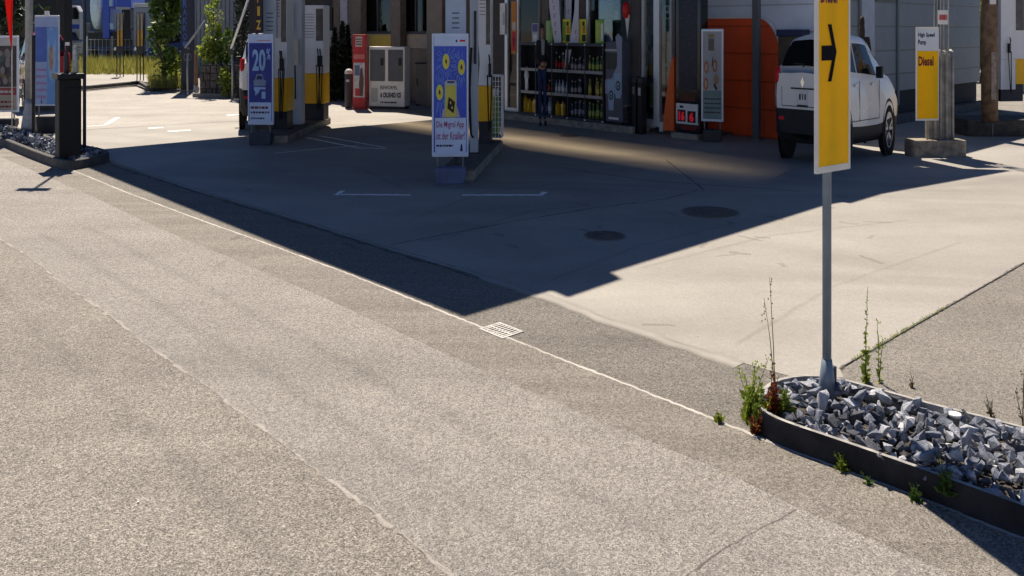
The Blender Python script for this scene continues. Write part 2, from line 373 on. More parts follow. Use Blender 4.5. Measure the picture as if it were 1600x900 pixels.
# joints in the concrete
ribbon(W_([(610, 384), (720, 363), (820, 344), (930, 326), (1040, 312), (1090, 298)]), .03, .0078, 'forecourt_joint', m_jnt, .4, .1, 11)
ribbon(W_([(175, 259), (311, 303), (467, 349), (599, 391), (675, 413), (840, 466)]), .05, .0066, 'gutter_joint', m_jnt, .6, .1, 12)
ribbon(W_([(1310, 578), (1430, 508), (1520, 457), (1600, 411), (1760, 320)]), .026, .0078, 'forecourt_joint', m_jnt, .7, .04, 13)
ribbon(W_([(135, 203), (390, 189)]), .07, .0078, 'forecourt_joint', m_jnt, .4, .1, 14)
ribbon(W_([(870, 262), (1010, 283), (1250, 300)]), .03, .0078, 'forecourt_joint', m_jnt, .4, .1, 15)
ribbon(W_([(1100, 298), (1040, 250)]), .03, .0078, 'forecourt_joint', m_jnt, .4, .1, 16)
S(MB().sheet(W_([(-300, 212), (-60, 205), (135, 203.5), (390, 189.5), (560, 178), (560, 152), (375, 155), (285, 148), (232, 143), (216, 135), (135, 143), (-300, 143)]), .0045).build('exit_road', m_exit))
for k_, (lst, w_) in enumerate((([(640, 345), (760, 300), (900, 285), (1100, 300)], .10), ([(700, 372), (830, 330), (980, 318), (1180, 330)], .10), ([(300, 262), (420, 250), (560, 262), (640, 300)], .12), ([(1000, 420), (1200, 370), (1420, 345)], .09), ([(860, 440), (1000, 385), (1150, 350)], .09), ([(1150, 540), (1300, 450), (1500, 380)], .07))): ribbon(W_(lst), w_, .0074, 'tyre_mark', m_tyre, .2, .1, 40+k_)
for k_, (o_, w_) in enumerate(((.28, .16), (.62, .16), (-.35, .18))):
    ribbon([Vector(p)+V*o_ for p in Sw[3:-1]], w_, .0061, 'tyre_mark', m_tyre, .2, .1, 50+k_)
# painted marks
def mark(lst, w, seed, z=.010): ribbon(W_(lst), w*1.25, .0082, 'painted_marking', m_bay, .25, .05, seed)
mark([(532, 305), (642, 306)], .055, 1); mark([(525, 306), (536, 299)], .05, 2)
mark([(722, 306), (848, 306)], .055, 3); mark([(845, 306), (851, 301)], .06, 4)
mark([(480, 216), (560, 232), (603, 233)], .05, 5); mark([(500, 213), (600, 231)], .04, 6)
mark([(166, 195), (184, 184)], .08, 7); mark([(136, 198), (166, 196)], .06, 8)
mark([(232, 201), (255, 200)], .12, 9); mark([(262, 206), (298, 204)], .12, 10); mark([(355, 181), (378, 179)], .14, 11)
mark([(430, 240), (560, 228)], .03, 12)
# small pale scraps and stains on the surface
mb = MB(); r = random.Random(21)
for k in range(26):
    px, py = r.uniform(0, 1600), r.uniform(400, 890); x, y = gp(px, py); s = r.uniform(.001, .0035)
    mb.prism([(x+s*r.uniform(.6, 1.3)*math.cos(a), y+s*r.uniform(.6, 1.3)*math.sin(a)) for a in (0, 1.2, 2.5, 3.8, 5)], .006, .0095)
tag(mb.build('grit', m_white), 'pale grit scattered over the road surface', 'grit', None, 'stuff')

r = random.Random(55)
for k in range(34):
    px, py = (r.uniform(900, 1560), r.uniform(300, 540)) if k < 18 else (r.uniform(330, 1050), r.uniform(230, 420)); p_ = Vector(gp(px, py)); d_ = Vector((r.uniform(-1, 1), r.uniform(-1, 1))).normalized()*r.uniform(.03, .12)
    ribbon([p_-d_, p_+d_*.3, p_+d_], r.uniform(.04, .13), .0071+.00002*k, 'oil_stain', m_oil, .3, .05, 60+k)
# manhole covers and the drain grate
def manhole(px, py, rx, label):
    x, y = gp(px, py); t = T('manhole_cover', label, 'manhole cover', x, y, .006, RZ)
    MB().lathe([(rx*1.08, 0), (rx*1.08, .004), (rx*.98, .005)], 32).build('rim', mat('rim_iron', (.2, .185, .17), .7, var=.3), t)
    mb = MB().lathe([(rx*.97, .0), (rx*.97, .007), (0.001, .007)], 32)
    for i in range(-4, 5):
        for j in range(-4, 5):
            if math.hypot(i, j) < 4.3: a = rx*.2; mb.box(i*a-a*.3, i*a+a*.3, j*a-a*.3, j*a+a*.3, .0071, .0095)
    mb.build('lid', mat('cast_iron', (.15, .125, .11), .65, .3, var=.3, scale=20), t)
manhole(945, 370, .155, 'smaller round iron manhole cover in the shaded concrete, nearer to the road')
manhole(1110, 333, .24, 'large round iron manhole cover in the shaded concrete near the sunlit edge')
manhole(890, 213, .15, 'small dark manhole cover in front of the shop step')
x, y = gp(783, 518)
t = T('drain_grate', 'pale steel drain grate in the gutter beside the white edge line', 'drain grate', x, y, .0, RZ)
mb = MB(); mb.box(-.098, .098, -.078, -.062, .002, .009).box(-.098, .098, .062, .078, .002, .009).box(-.098, -.082, -.062, .062, .002, .009).box(.082, .098, -.062, .062, .002, .009)
mb.build('frame', mat('worn_steel', (.36, .36, .35), .6, .2, var=.2, scale=30), t)
mb = MB()
for i in range(7): a = -.07+i*.0233; mb.box(a-.006, a+.006, -.062, .062, .005, .0088)
mb.box(-.082, .082, -.006, .006, .0052, .0089)
mb.build('bars', MATS['worn_steel'], t)
MB().box(-.082, .082, -.062, .062, .0043, .0047).build('pit_shade', black, t)  # thin black sheet stands in for the shade below the bars

# ================================================================== canopy and roofs (above the frame, they cast the shade)
def sh(px, py): return Vector(gp(px, py))                       # where a shadow corner lies on the ground
def lift(p, h): return Vector(p)+SUN_H*(h/math.tan(R(SUN_EL)))  # the point at height h that throws it
hC = 4.6
can = [sh(725, 497), sh(862, 456), sh(888, 467), sh(972, 438), sh(955, 428), sh(1290, 322), uv(.02, 4.75), uv(8.45, 4.75), uv(8.45, -.02), uv(2, -.03)]
ca = T('canopy', 'flat roof canopy over the fuel pumps throwing the large shadow', 'canopy', *uv(4, 2.5), 0)
b0 = ca.location
def rel(poly): return [(p[0]-b0.x, p[1]-b0.y) for p in poly]
MB().prism(rel([lift(p, hC) for p in can])[::-1], hC-.14, hC).build('roof_slab', mat('canopy_soffit', (.035, .037, .042), .7, var=.1), ca)
mb = MB()
for i in range(5): p = lift(uv(1+i*1.6, 2.4), hC); MB().box(p.x-b0.x-.4, p.x-b0.x+.4, p.y-b0.y-.06, p.y-b0.y+.06, hC-.2, hC-.141, RZ).build('ceiling_beam', midgrey, ca)
# added sheeting between canopy and shop, its clearness graded to shape the light band
m, ntm, bs, N, L = nodes('graded_rooflight')
tc = N('ShaderNodeTexCoord'); sp = N('ShaderNodeSeparateXYZ'); L(tc.outputs['Object'], sp.inputs[0])
cr = N('ShaderNodeValToRGB'); cr.color_ramp.elements[0].position = .0; cr.color_ramp.elements[0].color = (0, 0, 0, 1)
cr.color_ramp.elements[1].position = 1; cr.color_ramp.elements[1].color = (0, 0, 0, 1)
e = cr.color_ramp.elements.new(.42); e.color = (.50, .44, .33, 1); e = cr.color_ramp.elements.new(.7); e.color = (.13, .11, .085, 1); e = cr.color_ramp.elements.new(.2); e.color = (.14, .12, .095, 1)
mr = N('ShaderNodeMapRange'); mr.inputs[1].default_value = -.92; mr.inputs[2].default_value = .92; L(sp.outputs['Y'], mr.inputs[0]); L(mr.outputs[0], cr.inputs[0])
xr = N('ShaderNodeMapRange'); xr.inputs[1].default_value = 3.15; xr.inputs[2].default_value = .0; L(sp.outputs['X'], xr.inputs[0])
mu = N('ShaderNodeMix'); mu.data_type = 'RGBA'; mu.blend_type = 'MULTIPLY'; mu.inputs[0].default_value = 1; L(cr.outputs[0], mu.inputs[6]); L(xr.outputs[0], mu.inputs[7])
tr = N('ShaderNodeBsdfTransparent'); L(mu.outputs[2], tr.inputs['Color']); L(tr.outputs[0], ntm.nodes['Material Output'].inputs['Surface'])
c = lift(uv(4.2, 5.6), hC); rl = MB().add([(-4.25, -.95, 0), (4.25, -.95, 0), (4.25, .95, 0), (-4.25, .95, 0)], [(0, 1, 2, 3)]).build('added_rooflight', m, ca)
rl.location = (c.x-b0.x, c.y-b0.y, hC-.02); rl.rotation_euler.z = RZ
# ================================================================== shop
O = Vector(gp(1000, 207)); D = -U; NV = V
def fac(px, y=0):
    k = (px-800)/F
    t = (k*(O.y+y*NV.y)-(O.x+y*NV.x))/(D.x-k*D.y)
    return t, O.y+t*D.y+y*NV.y
def fx(px, y=0): return fac(px, y)[0]
def fz(px, py, y=0): return wz(py, fac(px, y)[1])
def fpt(px, y=0): t = fx(px, y); return O+D*t+NV*y
hS = 4.0
shop = T('shop_building', 'filling station shop with a dark glazed front under a flat roof', 'shop building', O.x, O.y, 0, RZ)
mb = MB()
mb.box(fx(784), fx(1006), -.30, 1.2, 0, .12); mb.build('step', concrete_b, shop, .012)
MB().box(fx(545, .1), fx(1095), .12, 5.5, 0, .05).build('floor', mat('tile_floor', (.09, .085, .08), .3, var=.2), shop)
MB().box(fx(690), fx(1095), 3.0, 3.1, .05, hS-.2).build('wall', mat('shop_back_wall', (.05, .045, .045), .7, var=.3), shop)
# roof
shp = [uv(1.0, 4.95), uv(.05, 4.6), sh(1290, 320), sh(1580, 268), sh(1395, 262), sh(1335, 247), uv(2.3, 7.9), uv(2.6, 12), uv(15, 12), uv(15, 6.42), uv(1.4, 6.42)]
def shl(poly): return [((p-O).dot(D), (p-O).dot(NV)) for p in poly]
MB().prism(shl([lift(p, hS+.3) for p in shp])[::-1], hS+.18, hS+.3).build('roof', mat('roof_felt', (.2, .19, .18), .8), shop)
MB().box(fx(545, .1), fx(1095), .0, .10, hS-.5, hS+.18).build('fascia', darkgrey, shop)
# left part: beige parapet with windows over it
WY = .35
mb = MB(beige); mb.box(fx(545, WY), fx(688, WY), WY, WY+.15, .05, fz(600, 75, WY))
mb.m(mat('beige_band', (.34, .29, .22), .7, var=.12)); mb.box(fx(570, WY), fx(688, WY), WY-.012, WY+.14, fz(600, 74, WY), fz(600, 53, WY))
mb.m(mat('yellow_band', (.50, .36, .07), .6, var=.1)); mb.box(fx(578, WY), fx(612, WY), WY-.016, WY-.012, fz(595, 72, WY), fz(595, 55, WY))
mb.build('parapet', None, shop)
MB().box(fx(545, WY), fx(688, WY), WY-.04, WY+.19, fz(600, 53, WY), fz(600, 49, WY)).build('sill', darkgrey, shop)
for px0, px1 in ((547, 566), (613, 628)):
    MB().box(fx(px0, .2), fx(px1, .2), .15, .32, .05, hS+.17).build('column', browncol, shop, .01)
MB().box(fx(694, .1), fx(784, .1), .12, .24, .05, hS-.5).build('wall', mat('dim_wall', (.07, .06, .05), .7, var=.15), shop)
MB().box(fx(670, .0), fx(694, .0), -.06, .2, .05, hS-.51).build('column', mat('taupe_column', (.17, .145, .12), .6, var=.12), shop, .01)
for px0, px1 in ((566, 613), (628, 670)):
    wf = MB().box(fx(px0, WY), fx(px0+3, WY), WY, WY+.06, fz(600, 49, WY), hS-.5).box(fx(px1-3, WY), fx(px1, WY), WY, WY+.06, fz(600, 49, WY), hS-.5)
    a = fx((px0+px1)/2, WY); wf.box(a-.02, a+.02, WY, WY+.06, fz(600, 49, WY), hS-.5)
    o = wf.build('window_frame', darkgrey, shop)
    MB().box(fx(px0+3, WY), fx(px1-3, WY), WY+.025, WY+.031, fz(600, 49, WY), hS-.5).build('pane', glass, o)
# shop window posts, door and panes
posts = [(789.5, 794, alu), (808.5, 811, alu), (842, 845, midgrey), (875, 878, midgrey), (917, 920.5, alu), (1003, 1006.5, alu), (1022, 1031, alu), (1048, 1050.5, ltgrey)]
for a, b, M in posts:
    MB().box(fx(a), fx(b), -.02, .06, .12, hS-.5).build('window_post', M, shop, .004)
for a, b in ((794, 808.5), (811, 842), (845, 875), (878, 917), (920.5, 987), (1006.5, 1022), (1031, 1048)):
    MB().box(fx(a), fx(b), .017, .023, .12, hS-.5).build('pane', glass, shop)
MB().box(fx(794), fx(808.5), -.02, .05, .121, fz(800, 168)).build('door_rail', alu, shop, .004)
MB().box(fx(1006.5), fx(1022), -.02, .05, .10, fz(1015, 186)).build('door_rail', alu, shop, .004)
MB().box(fx(1031), fx(1037), -.02, .05, .05, fz(1035, 190)).build('door_rail', alu, shop, .004)
MB().box(fx(987), fx(1003), -.06, .12, .0, hS-.51).build('column', mat('grey_column', (.085, .082, .08), .6, var=.12), shop, .008)
MB().box(fx(845), fx(857), -.0, .12, .12, hS-.51).build('column', browncol, shop)
MB().box(fx(900), fx(918), -.0, .016, .12, hS-.51).build('column', browncol, shop)
MB().box(fx(783), fx(789.5), .0, .12, .05, hS-.5).build('column', darkgrey, shop)

# ---- things on and behind the shop front
def at(px, y, z=0): p = fpt(px, y); return p.x, p.y, z
def board(name, label, cat, px0, px1, py0, py1, y, parts, t=.012, group=None):
    """flat upright board: parts draws its print in 0..1 coordinates"""
    a = fx(px0, y); b = fx(px1, y); pc = (px0+px1)/2; z0 = fz(pc, py1, y); z1 = fz(pc, py0, y)
    x_, y_, _ = at(pc, y); th = T(name, label, cat, x_, y_, z0, RZ, group)
    c = (a+b)/2; wd = b-a; h = z1-z0
    parts(th, wd, h, t)
    return th
def promo(base, marks):
    def f(th, wd, h, t):
        MB().box(-wd/2, wd/2, 0, t, 0, h).build('board', base, th)
        mb = MB()
        for M, x0, x1, z0, z1 in marks: mb.m(M).box(-wd/2+wd*x0, -wd/2+wd*x1, -.002, 0, h*z0, h*z1)
        mb.build('print', None, th)
    return f
orange_p = mat('orange_print', (.55, .2, .03), .5, var=.15)
board('window_poster', 'narrow orange and red poster on the left door leaf of the shop', 'poster', 799, 807, 2, 84, -.03, promo(orange_p, [(red, .1, .9, .06, .42), (cream, .2, .8, .45, .6), (orange_p, .1, .9, .62, .97), (darkred, .3, .7, .15, .3)]))
board('display_column', 'red promotional column with pale print behind the shop glass', 'display', 815, 831, 13, 66, .25, promo(mat('soft_red', (.35, .05, .06), .5, var=.1), [(mat('pink_print', (.55, .38, .42), .5), .25, .7, .02, .8), (red, .42, .52, .1, .7)]), .06)
board('promo_board', 'pale grey promotional board with a violet top standing on the bottle rack', 'promo board', 831, 841, 36, 66, -.22, promo(ltgrey, [(mat('violet_print', (.12, .09, .3), .5), .1, .9, .55, .95), (offwhite, .2, .8, .05, .4)]))
board('promo_board', 'plain pale green promotional board behind the beach flag with red rings', 'promo board', 853, 863, 32, 68, -.21, promo(green, [(mat('pale_green', (.38, .5, .22), .5), .05, .6, .05, .95)]))
fy = [(lemon, .0, 1, .0, 1), (black, .45, .95, .05, .35), (orange_p, .55, .9, .4, .7), (black, .5, .8, .72, .9), (green, .05, .4, .1, .9)]
board('promo_board', 'yellow and green promotional board with black print between the two white beach flags', 'promo board', 879, 891, 30, 67, -.2, promo(lemon, fy[1:]))
board('promo_board', 'yellow promotional board with black print right of the slanted white flag', 'promo board', 904, 916, 30, 67, -.2, promo(lemon, fy[1:4]))
board('promo_board', 'bright green promotional board at the right end of the bottle rack top', 'promo board', 930, 943, 31, 68, -.2, promo(green, [(mat('lime_print', (.5, .6, .1), .5), .1, .55, .05, .9), (offwhite, .65, .95, .1, .85)]))
board('window_poster', 'white notice sheet at the far left edge of the shop window', 'poster', 781, 789, 5, 54, -.05, promo(offwhite, [(ltgrey, .55, .95, .3, .7)]))
board('display_column', 'tall strip of white price cards inside the right hand shop door', 'display', 1012, 1021, 26, 122, .3, promo(ltgrey, [(black, .55, .95, .5, .72), (offwhite, .1, .6, .75, .98), (darkgrey, .1, .5, .45, .55), (offwhite, .3, .8, .05, .4), (black, .0, .35, .0, .4)]))
board('display_rack', 'pale leaflet rack inside the shop beside the orange panel', 'display', 1034, 1047, 62, 104, .4, promo(midgrey, [(ltgrey, .5, .95, .2, .9), (offwhite, .05, .9, .0, .12), (black, .1, .4, .3, .8)]))
for k_, (a_, b_, c_, d_, lab_, m1, m2) in enumerate((
    (845, 851, 8, 40, 'small pink and white card hung behind the glass left of the red ringed flag', offwhite, mat('card_pink', (.5, .2, .3), .5)),
    (921, 929, 22, 60, 'narrow wine coloured board behind the glass left of the bright green board', mat('wine_board', (.20, .04, .07), .5), mat('wine_print', (.45, .25, .3), .5)),
    (948, 956, 4, 24, 'small yellow and brown sheet high in the window over the cooler', mat('ochre_sheet', (.45, .33, .08), .5), darkred),
    (960, 966, 18, 34, 'little white price card in the window over the cooler', white, ltgrey),
    (1008, 1012, 40, 110, 'slim blue white strip poster on the right shop door', mat('strip_blue', (.4, .48, .62), .5), navy),
    (1039, 1047, 8, 30, 'small white sign high inside the right door', white, darkgrey),
    (1015, 1021, 130, 168, 'stack of pale cartons low behind the right door', mat('carton', (.42, .40, .36), .7), green))):
    board('window_card', lab_, 'card', a_, b_, c_, d_, .05, promo(m1, [(m2, .15, .85, .1, .4), (m2, .2, .6, .6, .85)]))
# red lantern and white pennant
p = at(978, -.1, fz(978, 29, -.1)); t = T('hanging_lantern', 'round red lantern hanging in the shop window beside the grey column', 'lantern', *p)
MB().lathe([(.0, 0), (.04, .02), (.055, .1), (.055, .2), (.03, .26), (.0, .27)], 14).build('shade', mat('lantern_red', (.6, .015, .015), .4), t, 0, True)
MB().tube([(0, 0, .27), (0, 0, 1.5)], .003, 6).build('cord', black, t)
p = at(980, -.09, fz(980, 60, -.09)); t = T('pennant', 'small white triangular pennant below the red lantern', 'pennant', *p, RZ)
MB().plate([(0, 0), (.05, .38), (-.05, .38)], 0, .006).build('cloth', offwhite, t)
# beach flags on the rack
def beach(pts, label, rings, y):
    pc = pts[0][0]; z0 = fz(pc, max(q[1] for q in pts), y); x_, y_, _ = at(pc, y); t = T('beach_flag', label, 'flag', x_, y_, z0, RZ)
    x0 = fx(pc, y); poly = [(fx(a, y)-x0, fz(a, b, y)-z0) for a, b in pts]
    MB().plate(poly, 0, .008).build('cloth', mat('flag_white', (.60, .62, .72), .6, var=.06), t)
    mb = MB(mat('flag_red', (.5, .02, .06), .5))
    for a, b, r in rings:
        cx, cz = fx(a, y)-x0, fz(a, b, y)-z0; n = 14
        for q in range(n-4):
            a0 = .6+2*math.pi*q/n; a1 = .6+2*math.pi*(q+1)/n
            mb.plate([(cx+r*.75*math.cos(a0), cz+r*1.3*math.sin(a0)), (cx+r*1.25*math.cos(a0), cz+r*1.8*math.sin(a0)), (cx+r*1.25*math.cos(a1), cz+r*1.8*math.sin(a1)), (cx+r*.75*math.cos(a1), cz+r*1.3*math.sin(a1))][::-1], -.003, 0)
    mb.build('print', None, t)
beach([(866, 68), (877, 66), (874, 20), (871, -60), (857, -60), (858, 10), (862, 40)], 'tall white beach flag with a column of red rings on the bottle rack', [(866, 12, .02), (867, 25, .022), (868, 38, .022), (869, 52, .022), (864, 2, .018)], -.24)
beach([(890, 67), (904, 67), (904, -50), (901, -50), (897, 20)], 'slanted white beach flag with red print near its foot on the bottle rack', [(900, 50, .018), (901, 60, .018)], -.23)
beach([(884, 40), (892, 38), (894, -50), (883, -50)], 'short white flag with a violet patch behind the yellow board', [(889, 18, .02)], -.12)

# ---- bottle rack in front of the window
ry = -.12; xa, xb = fx(813, -.3), fx(942, -.3); zb, zt = .16, 1.40
p = O+D*xa+NV*-.3
rack = T('bottle_rack', 'long dark rack of bottled drinks and canisters along the shop front', 'rack', p.x, p.y, .12, RZ)
Lr = xb-xa; rackm = mat('rack_metal', (.055, .06, .07), .4, .3, var=.15)
cols = [fx(q, -.3)-xa for q in (813, 837, 862, 886.5, 914, 942)]
mb = MB(); mb.box(0, Lr, .0, .02, 0, 0.05)
MB().box(0, Lr, .19, .205, .03, 1.28).build('back_panel', mat('rack_back', (.018, .02, .026), .6), rack)
MB().box(-.01, Lr+.01, -.005, .21, 1.24, 1.29).build('top_panel', rackm, rack, .004)
MB().box(-.01, Lr+.01, -.005, .21, .0, .05).build('plinth', rackm, rack, .004)
for i, cx in enumerate(cols): MB().box(cx-.009, cx+.009, -.002, .19, .05, 1.24).build('upright', rackm, rack)
shz = [.05, .42, .82]
rail = mat('shelf_rail', (.28, .29, .31), .4, .4)
for i in range(5):
    for z in shz[1:]: MB(rackm).box(cols[i]+.009, cols[i+1]-.009, .01, .19, z-.02, z).m(rail).box(cols[i]+.009, cols[i+1]-.009, .002, .01, z-.03, z+.02).build('shelf', None, rack)
mb = MB(white)
for cx in cols[1:]: mb.box(cx-.012, cx+.012, -.012, -.005, 1.255, 1.28).box(cx-.012, cx+.012, -.012, -.005, .015, .04)
mb.build('price_clip', None, rack)
# glass-door reflections in the upper cells, painted as pale slanted plates
kinds = {'cola': ((.03, .012, .01), (.35, .02, .02), (.55, .55, .55)), 'water': ((.25, .32, .38), (.5, .55, .6), (.2, .3, .6)), 'tea': ((.25, .22, .03), (.45, .40, .08), (.5, .4, .05)), 'oil': ((.55, .33, .02), (.7, .45, .05), (.1, .02, .02)), 'dark': ((.03, .035, .05), (.25, .25, .3), (.4, .4, .42)), 'green': ((.06, .12, .03), (.3, .38, .1), (.5, .5, .1))}
protos = {}
def bottle(kind, h, r):
    k = (kind, round(h, 2))
    if k in protos: return protos[k]
    a, b, c = kinds[kind]; A = mat('drink_'+kind, a, .15, var=.1, coat=.4); B = mat('label_'+kind, b, .5, var=.1); Cc = mat('cap_'+kind, c, .4)
    mb = MB(A)
    if kind == 'oil': mb.box(-r, r, -r*.8, r*.8, 0, h*.8).box(-r*.3, r*.3, -r*.3, r*.3, h*.8, h*.93).m(B).box(-r*.8, r*.8, -r*.83, -r*.8, h*.15, h*.6).m(Cc).box(-r*.35, r*.35, -r*.35, r*.35, h*.93, h)
    else: mb.lathe([(r*.9, 0), (r, h*.06), (r, h*.6), (r*.4, h*.82), (r*.36, h*.93)], 10).m(B).lathe([(r*1.03, h*.2), (r*1.03, h*.5)], 10).m(Cc).lathe([(r*.42, h*.9), (r*.42, h)], 8)
    me_o = mb.build('drink_bottle', None, None, 0, False); protos[k] = me_o
    return me_o
spec = {  # (column, shelf): kind, count, height, label
 (0, 0): ('oil', 4, .30, 'yellow canister at the bottom left of the bottle rack'),
 (1, 0): ('water', 4, .30, 'pale water bottle on the bottom shelf behind the standing person'),
 (2, 0): ('oil', 3, .27, 'yellow canister on the bottom shelf right of the standing person'),
 (3, 0): ('dark', 6, .28, 'dark bottle with grey label on the bottom shelf of the fourth bay'),
 (4, 0): ('green', 6, .30, 'green bottle on the bottom shelf at the right end of the rack'),
 (2, 1): ('water', 6, .26, 'pale water bottle on the middle shelf of the centre bay'),
 (3, 1): ('dark', 6, .28, 'dark bottle with grey label on the middle shelf of the fourth bay'),
 (4, 1): ('tea', 6, .30, 'yellow brown tea bottle on the middle shelf at the right end'),
 (1, 1): ('cola', 4, .28, 'cola bottle with red label on the middle shelf behind the standing person'),
 (2, 2): ('cola', 6, .30, 'cola bottle with red label on the top shelf of the centre bay'),
 (3, 2): ('dark', 6, .24, 'dark bottle with grey label on the top shelf of the fourth bay'),
 (4, 2): ('green', 6, .28, 'green bottle on the top shelf at the right end of the rack')}
used = set(); r_b = random.Random(14)
for (c, s_), (kind, n, h, lab) in spec.items():
    ws = cols[c+1]-cols[c]-.03; r0 = ws/n*.42
    pr = bottle(kind, h, min(r0, .034))
    for i in range(n):
        if i and r_b.random() < .14: continue
        o = pr if pr.name not in used else pr.copy()
        if pr.name in used: COL.objects.link(o)
        used.add(pr.name)
        lp = p+D*(cols[c]+.015+ws*(i+.5)/n)+NV*(.07+.02*((i*7) % 3))
        o.location = (lp.x, lp.y, .12+shz[s_]+.001); o.rotation_euler.z = RZ+r_b.uniform(-.6, .6); o.scale = (r_b.uniform(.85, 1.12), r_b.uniform(.85, 1.12), r_b.uniform(.78, 1.06))
        tag(o, lab, 'canister' if kind == 'oil' else 'bottle', 'row of '+lab)
# white sack and pale things in the left bays
lp = p+D*(cols[0]+.10)+NV*.06
t = T('plastic_sack', 'crumpled white plastic sack in the left bay of the bottle rack', 'sack', lp.x, lp.y, .12+shz[1]+.001, RZ)
mb = MB(); mb.lathe([(.03, 0), (.045, .05), (.04, .2), (.048, .28), (.03, .36), (.006, .4)], 9, sx=1, sy=.7); r = random.Random(3)
mb.v = [(v[0]+r.uniform(-.012, .012), v[1]+r.uniform(-.01, .01), v[2]) for v in mb.v]; mb.build('body', white, t, 0, True)
MB().tube([(0, 0, .39), (.01, 0, .43)], .012, 7, .02).build('tied_neck', offwhite, t)
for c, lab in ((2, 'painted pale glass-door reflection slanting in the top right of the centre bay'), (3, 'painted pale glass-door reflection slanting in the top left of the fourth bay')):
    xx = cols[c+1]-.05 if c == 2 else cols[c]+.05
    lp = p+D*xx+NV*.012; t = T('door_reflection', lab, 'sheet', lp.x, lp.y, .12+shz[2], RZ)  # pale slanted plate painted as a reflection off the rack's glass door
    mb = MB(ltgrey); mb.plate([(-.035, .02), (-.02, .02), (.03, .36), (-.0, .36)] if c == 2 else [(-.035, .1), (.03, .36), (-.035, .36)], 0, .004); mb.build('sheet', None, t)

# ---- coffee cooler
y0 = -.30; xa2, xb2 = fx(946, y0), fx(972, y0); q = O+D*xa2+NV*y0; wd = xb2-xa2; hh = fz(958, 55, y0)-.12
cool = T('coffee_cooler', 'grey coffee drinks cooler with pale cups printed on its front', 'cooler', q.x, q.y, .12, RZ)
cm = mat('cooler_grey', (.10, .11, .14), .35, var=.1); cl = mat('cooler_lilac', (.28, .32, .44), .35, var=.08)
MB().box(0, wd, .0, .22, .05, hh-.1).build('cabinet', cm, cool, .012)
MB().box(.01, wd-.01, .02, .2, 0, .05).build('plinth', black, cool)
mb = MB(mat('cooler_recess', (.05, .055, .05), .3)).plate([(.015, hh*.62), (wd*.7, hh*.62), (wd*.7, hh*.8), (.015, hh*.8)], -.004, -.001)
mb.m(cl).plate([(.0, hh*.34), (wd, hh*.34), (wd, hh*.97), (wd*.78, hh*1.02), (wd*.62, hh*.98), (wd*.72, hh*.8), (wd*.72, hh*.66), (wd*.4, hh*.52), (0, hh*.5)], -.006, -.0045)
cup = mat('cup_blue', (.30, .42, .58), .4, var=.06); logo = mat('logo_dark', (.02, .05, .06), .4)
for cx, cz, ch in ((wd*.36, hh*.16, hh*.34), (wd*.78, hh*.3, hh*.28)):
    mb.m(cup).plate([(cx-wd*.14, cz), (cx+wd*.14, cz), (cx+wd*.22, cz+ch), (cx-wd*.22, cz+ch)], -.009, -.0065)
    mb.m(logo).disc(cx, cz+ch*.5, wd*.14, hh*.055, -.0095, 18); mb.m(cup).disc(cx, cz+ch*.5, wd*.085, hh*.034, -.012, 14); mb.m(logo).disc(cx, cz+ch*.49, wd*.04, hh*.02, -.0145, 8)
mb.m(offwhite).box(wd*.2, wd*.8, -.006, -.001, hh*.06, hh*.085); mb.m(ltgrey).box(.0, wd*.7, -.008, -.001, hh*.82, hh*.845)
mb.build('print', None, cool)
MB().lathe([(.05, 0), (.055, .02), (.04, .07), (.0, .09)], 16, (wd*.62, .1, hh-.1)).build('dome', cl, cool, 0, True)
# ---- bins by the column
for px, lab, sc in ((994, 'left one of two black bins against the grey shop column', 1), (1003, 'right one of two black bins against the grey shop column', .98)):
    p3 = fpt(px, -.16); zt_ = fz(px, 119, -.16)*sc; t = T('litter_bin', lab, 'bin', p3.x, p3.y, 0 if px > 1000 else .0, RZ, None)
    MB().box(-.045, .045, -.06, .06, .0, zt_-.1).build('body', black, t, .01)
    MB().box(-.048, .048, -.063, .063, zt_-.1, zt_).build('lid', darkgrey, t, .014)
    MB().box(-.025, .025, -.066, -.0635, zt_-.28, zt_-.16).build('pictogram', ltgrey if px > 1000 else midgrey, t)
p3 = fpt(978, -.2); t = T('dark_crate', 'low dark crate standing between the coffee cooler and the bins', 'crate', p3.x, p3.y, .12, RZ)
mb = MB(); mb.box(-.06, .06, -.06, .06, 0, .02)
for a in range(3): z = .04+a*.09; mb.box(-.06, .06, -.062, -.052, z, z+.07).box(-.06, .06, .052, .062, z, z+.07).box(-.062, -.052, -.05, .05, z, z+.07).box(.052, .062, -.05, .05, z, z+.07)
mb.build('slatted_body', darkgrey, t); MB().box(-.065, .065, -.065, .065, .3, .33).build('lid', midgrey, t, .006)

# ---- orange curved panel, black totem with lit digits
pp = [(1036, 203), (1053, 205), (1053, 88), (1049, 94), (1044, 125), (1039, 165)]
p3 = fpt(1045, -.02); z_ = 0; t = T('orange_wing', 'orange wing shaped panel beside the black advertising pillar', 'panel', p3.x, p3.y, 0, RZ)
x0 = fx(1045, -.02); MB().plate([(fx(a, -.02)-x0, max(.0, fz(a, b, -.02))) for a, b in pp], 0, .05).build('board', orange_flat, t)
xa3, xb3 = fx(1056, -.12), fx(1094, -.12); q = O+D*xa3+NV*-.12; wd = xb3-xa3
tot = T('advertising_pillar', 'tall glossy black pillar with a white panel of red digits low down', 'pillar', q.x, q.y, 0, RZ)
MB().box(-.06, wd-.01, -.05, .25, 0, .09).build('plinth', concrete_b, tot, .01)
zz = lambda py: fz(1075, py, -.12)
MB().box(0, wd, .0, .2, .09, 3.4).build('column', mat('gloss_black', (.008, .008, .012), .12, var=.3, coat=.5), tot, .006)
mb = MB(mat('dark_artwork', (.018, .018, .035), .25, var=.6, scale=18)).box(wd*.12, wd*.88, -.004, -.001, zz(140), 3.2)
r = random.Random(8)
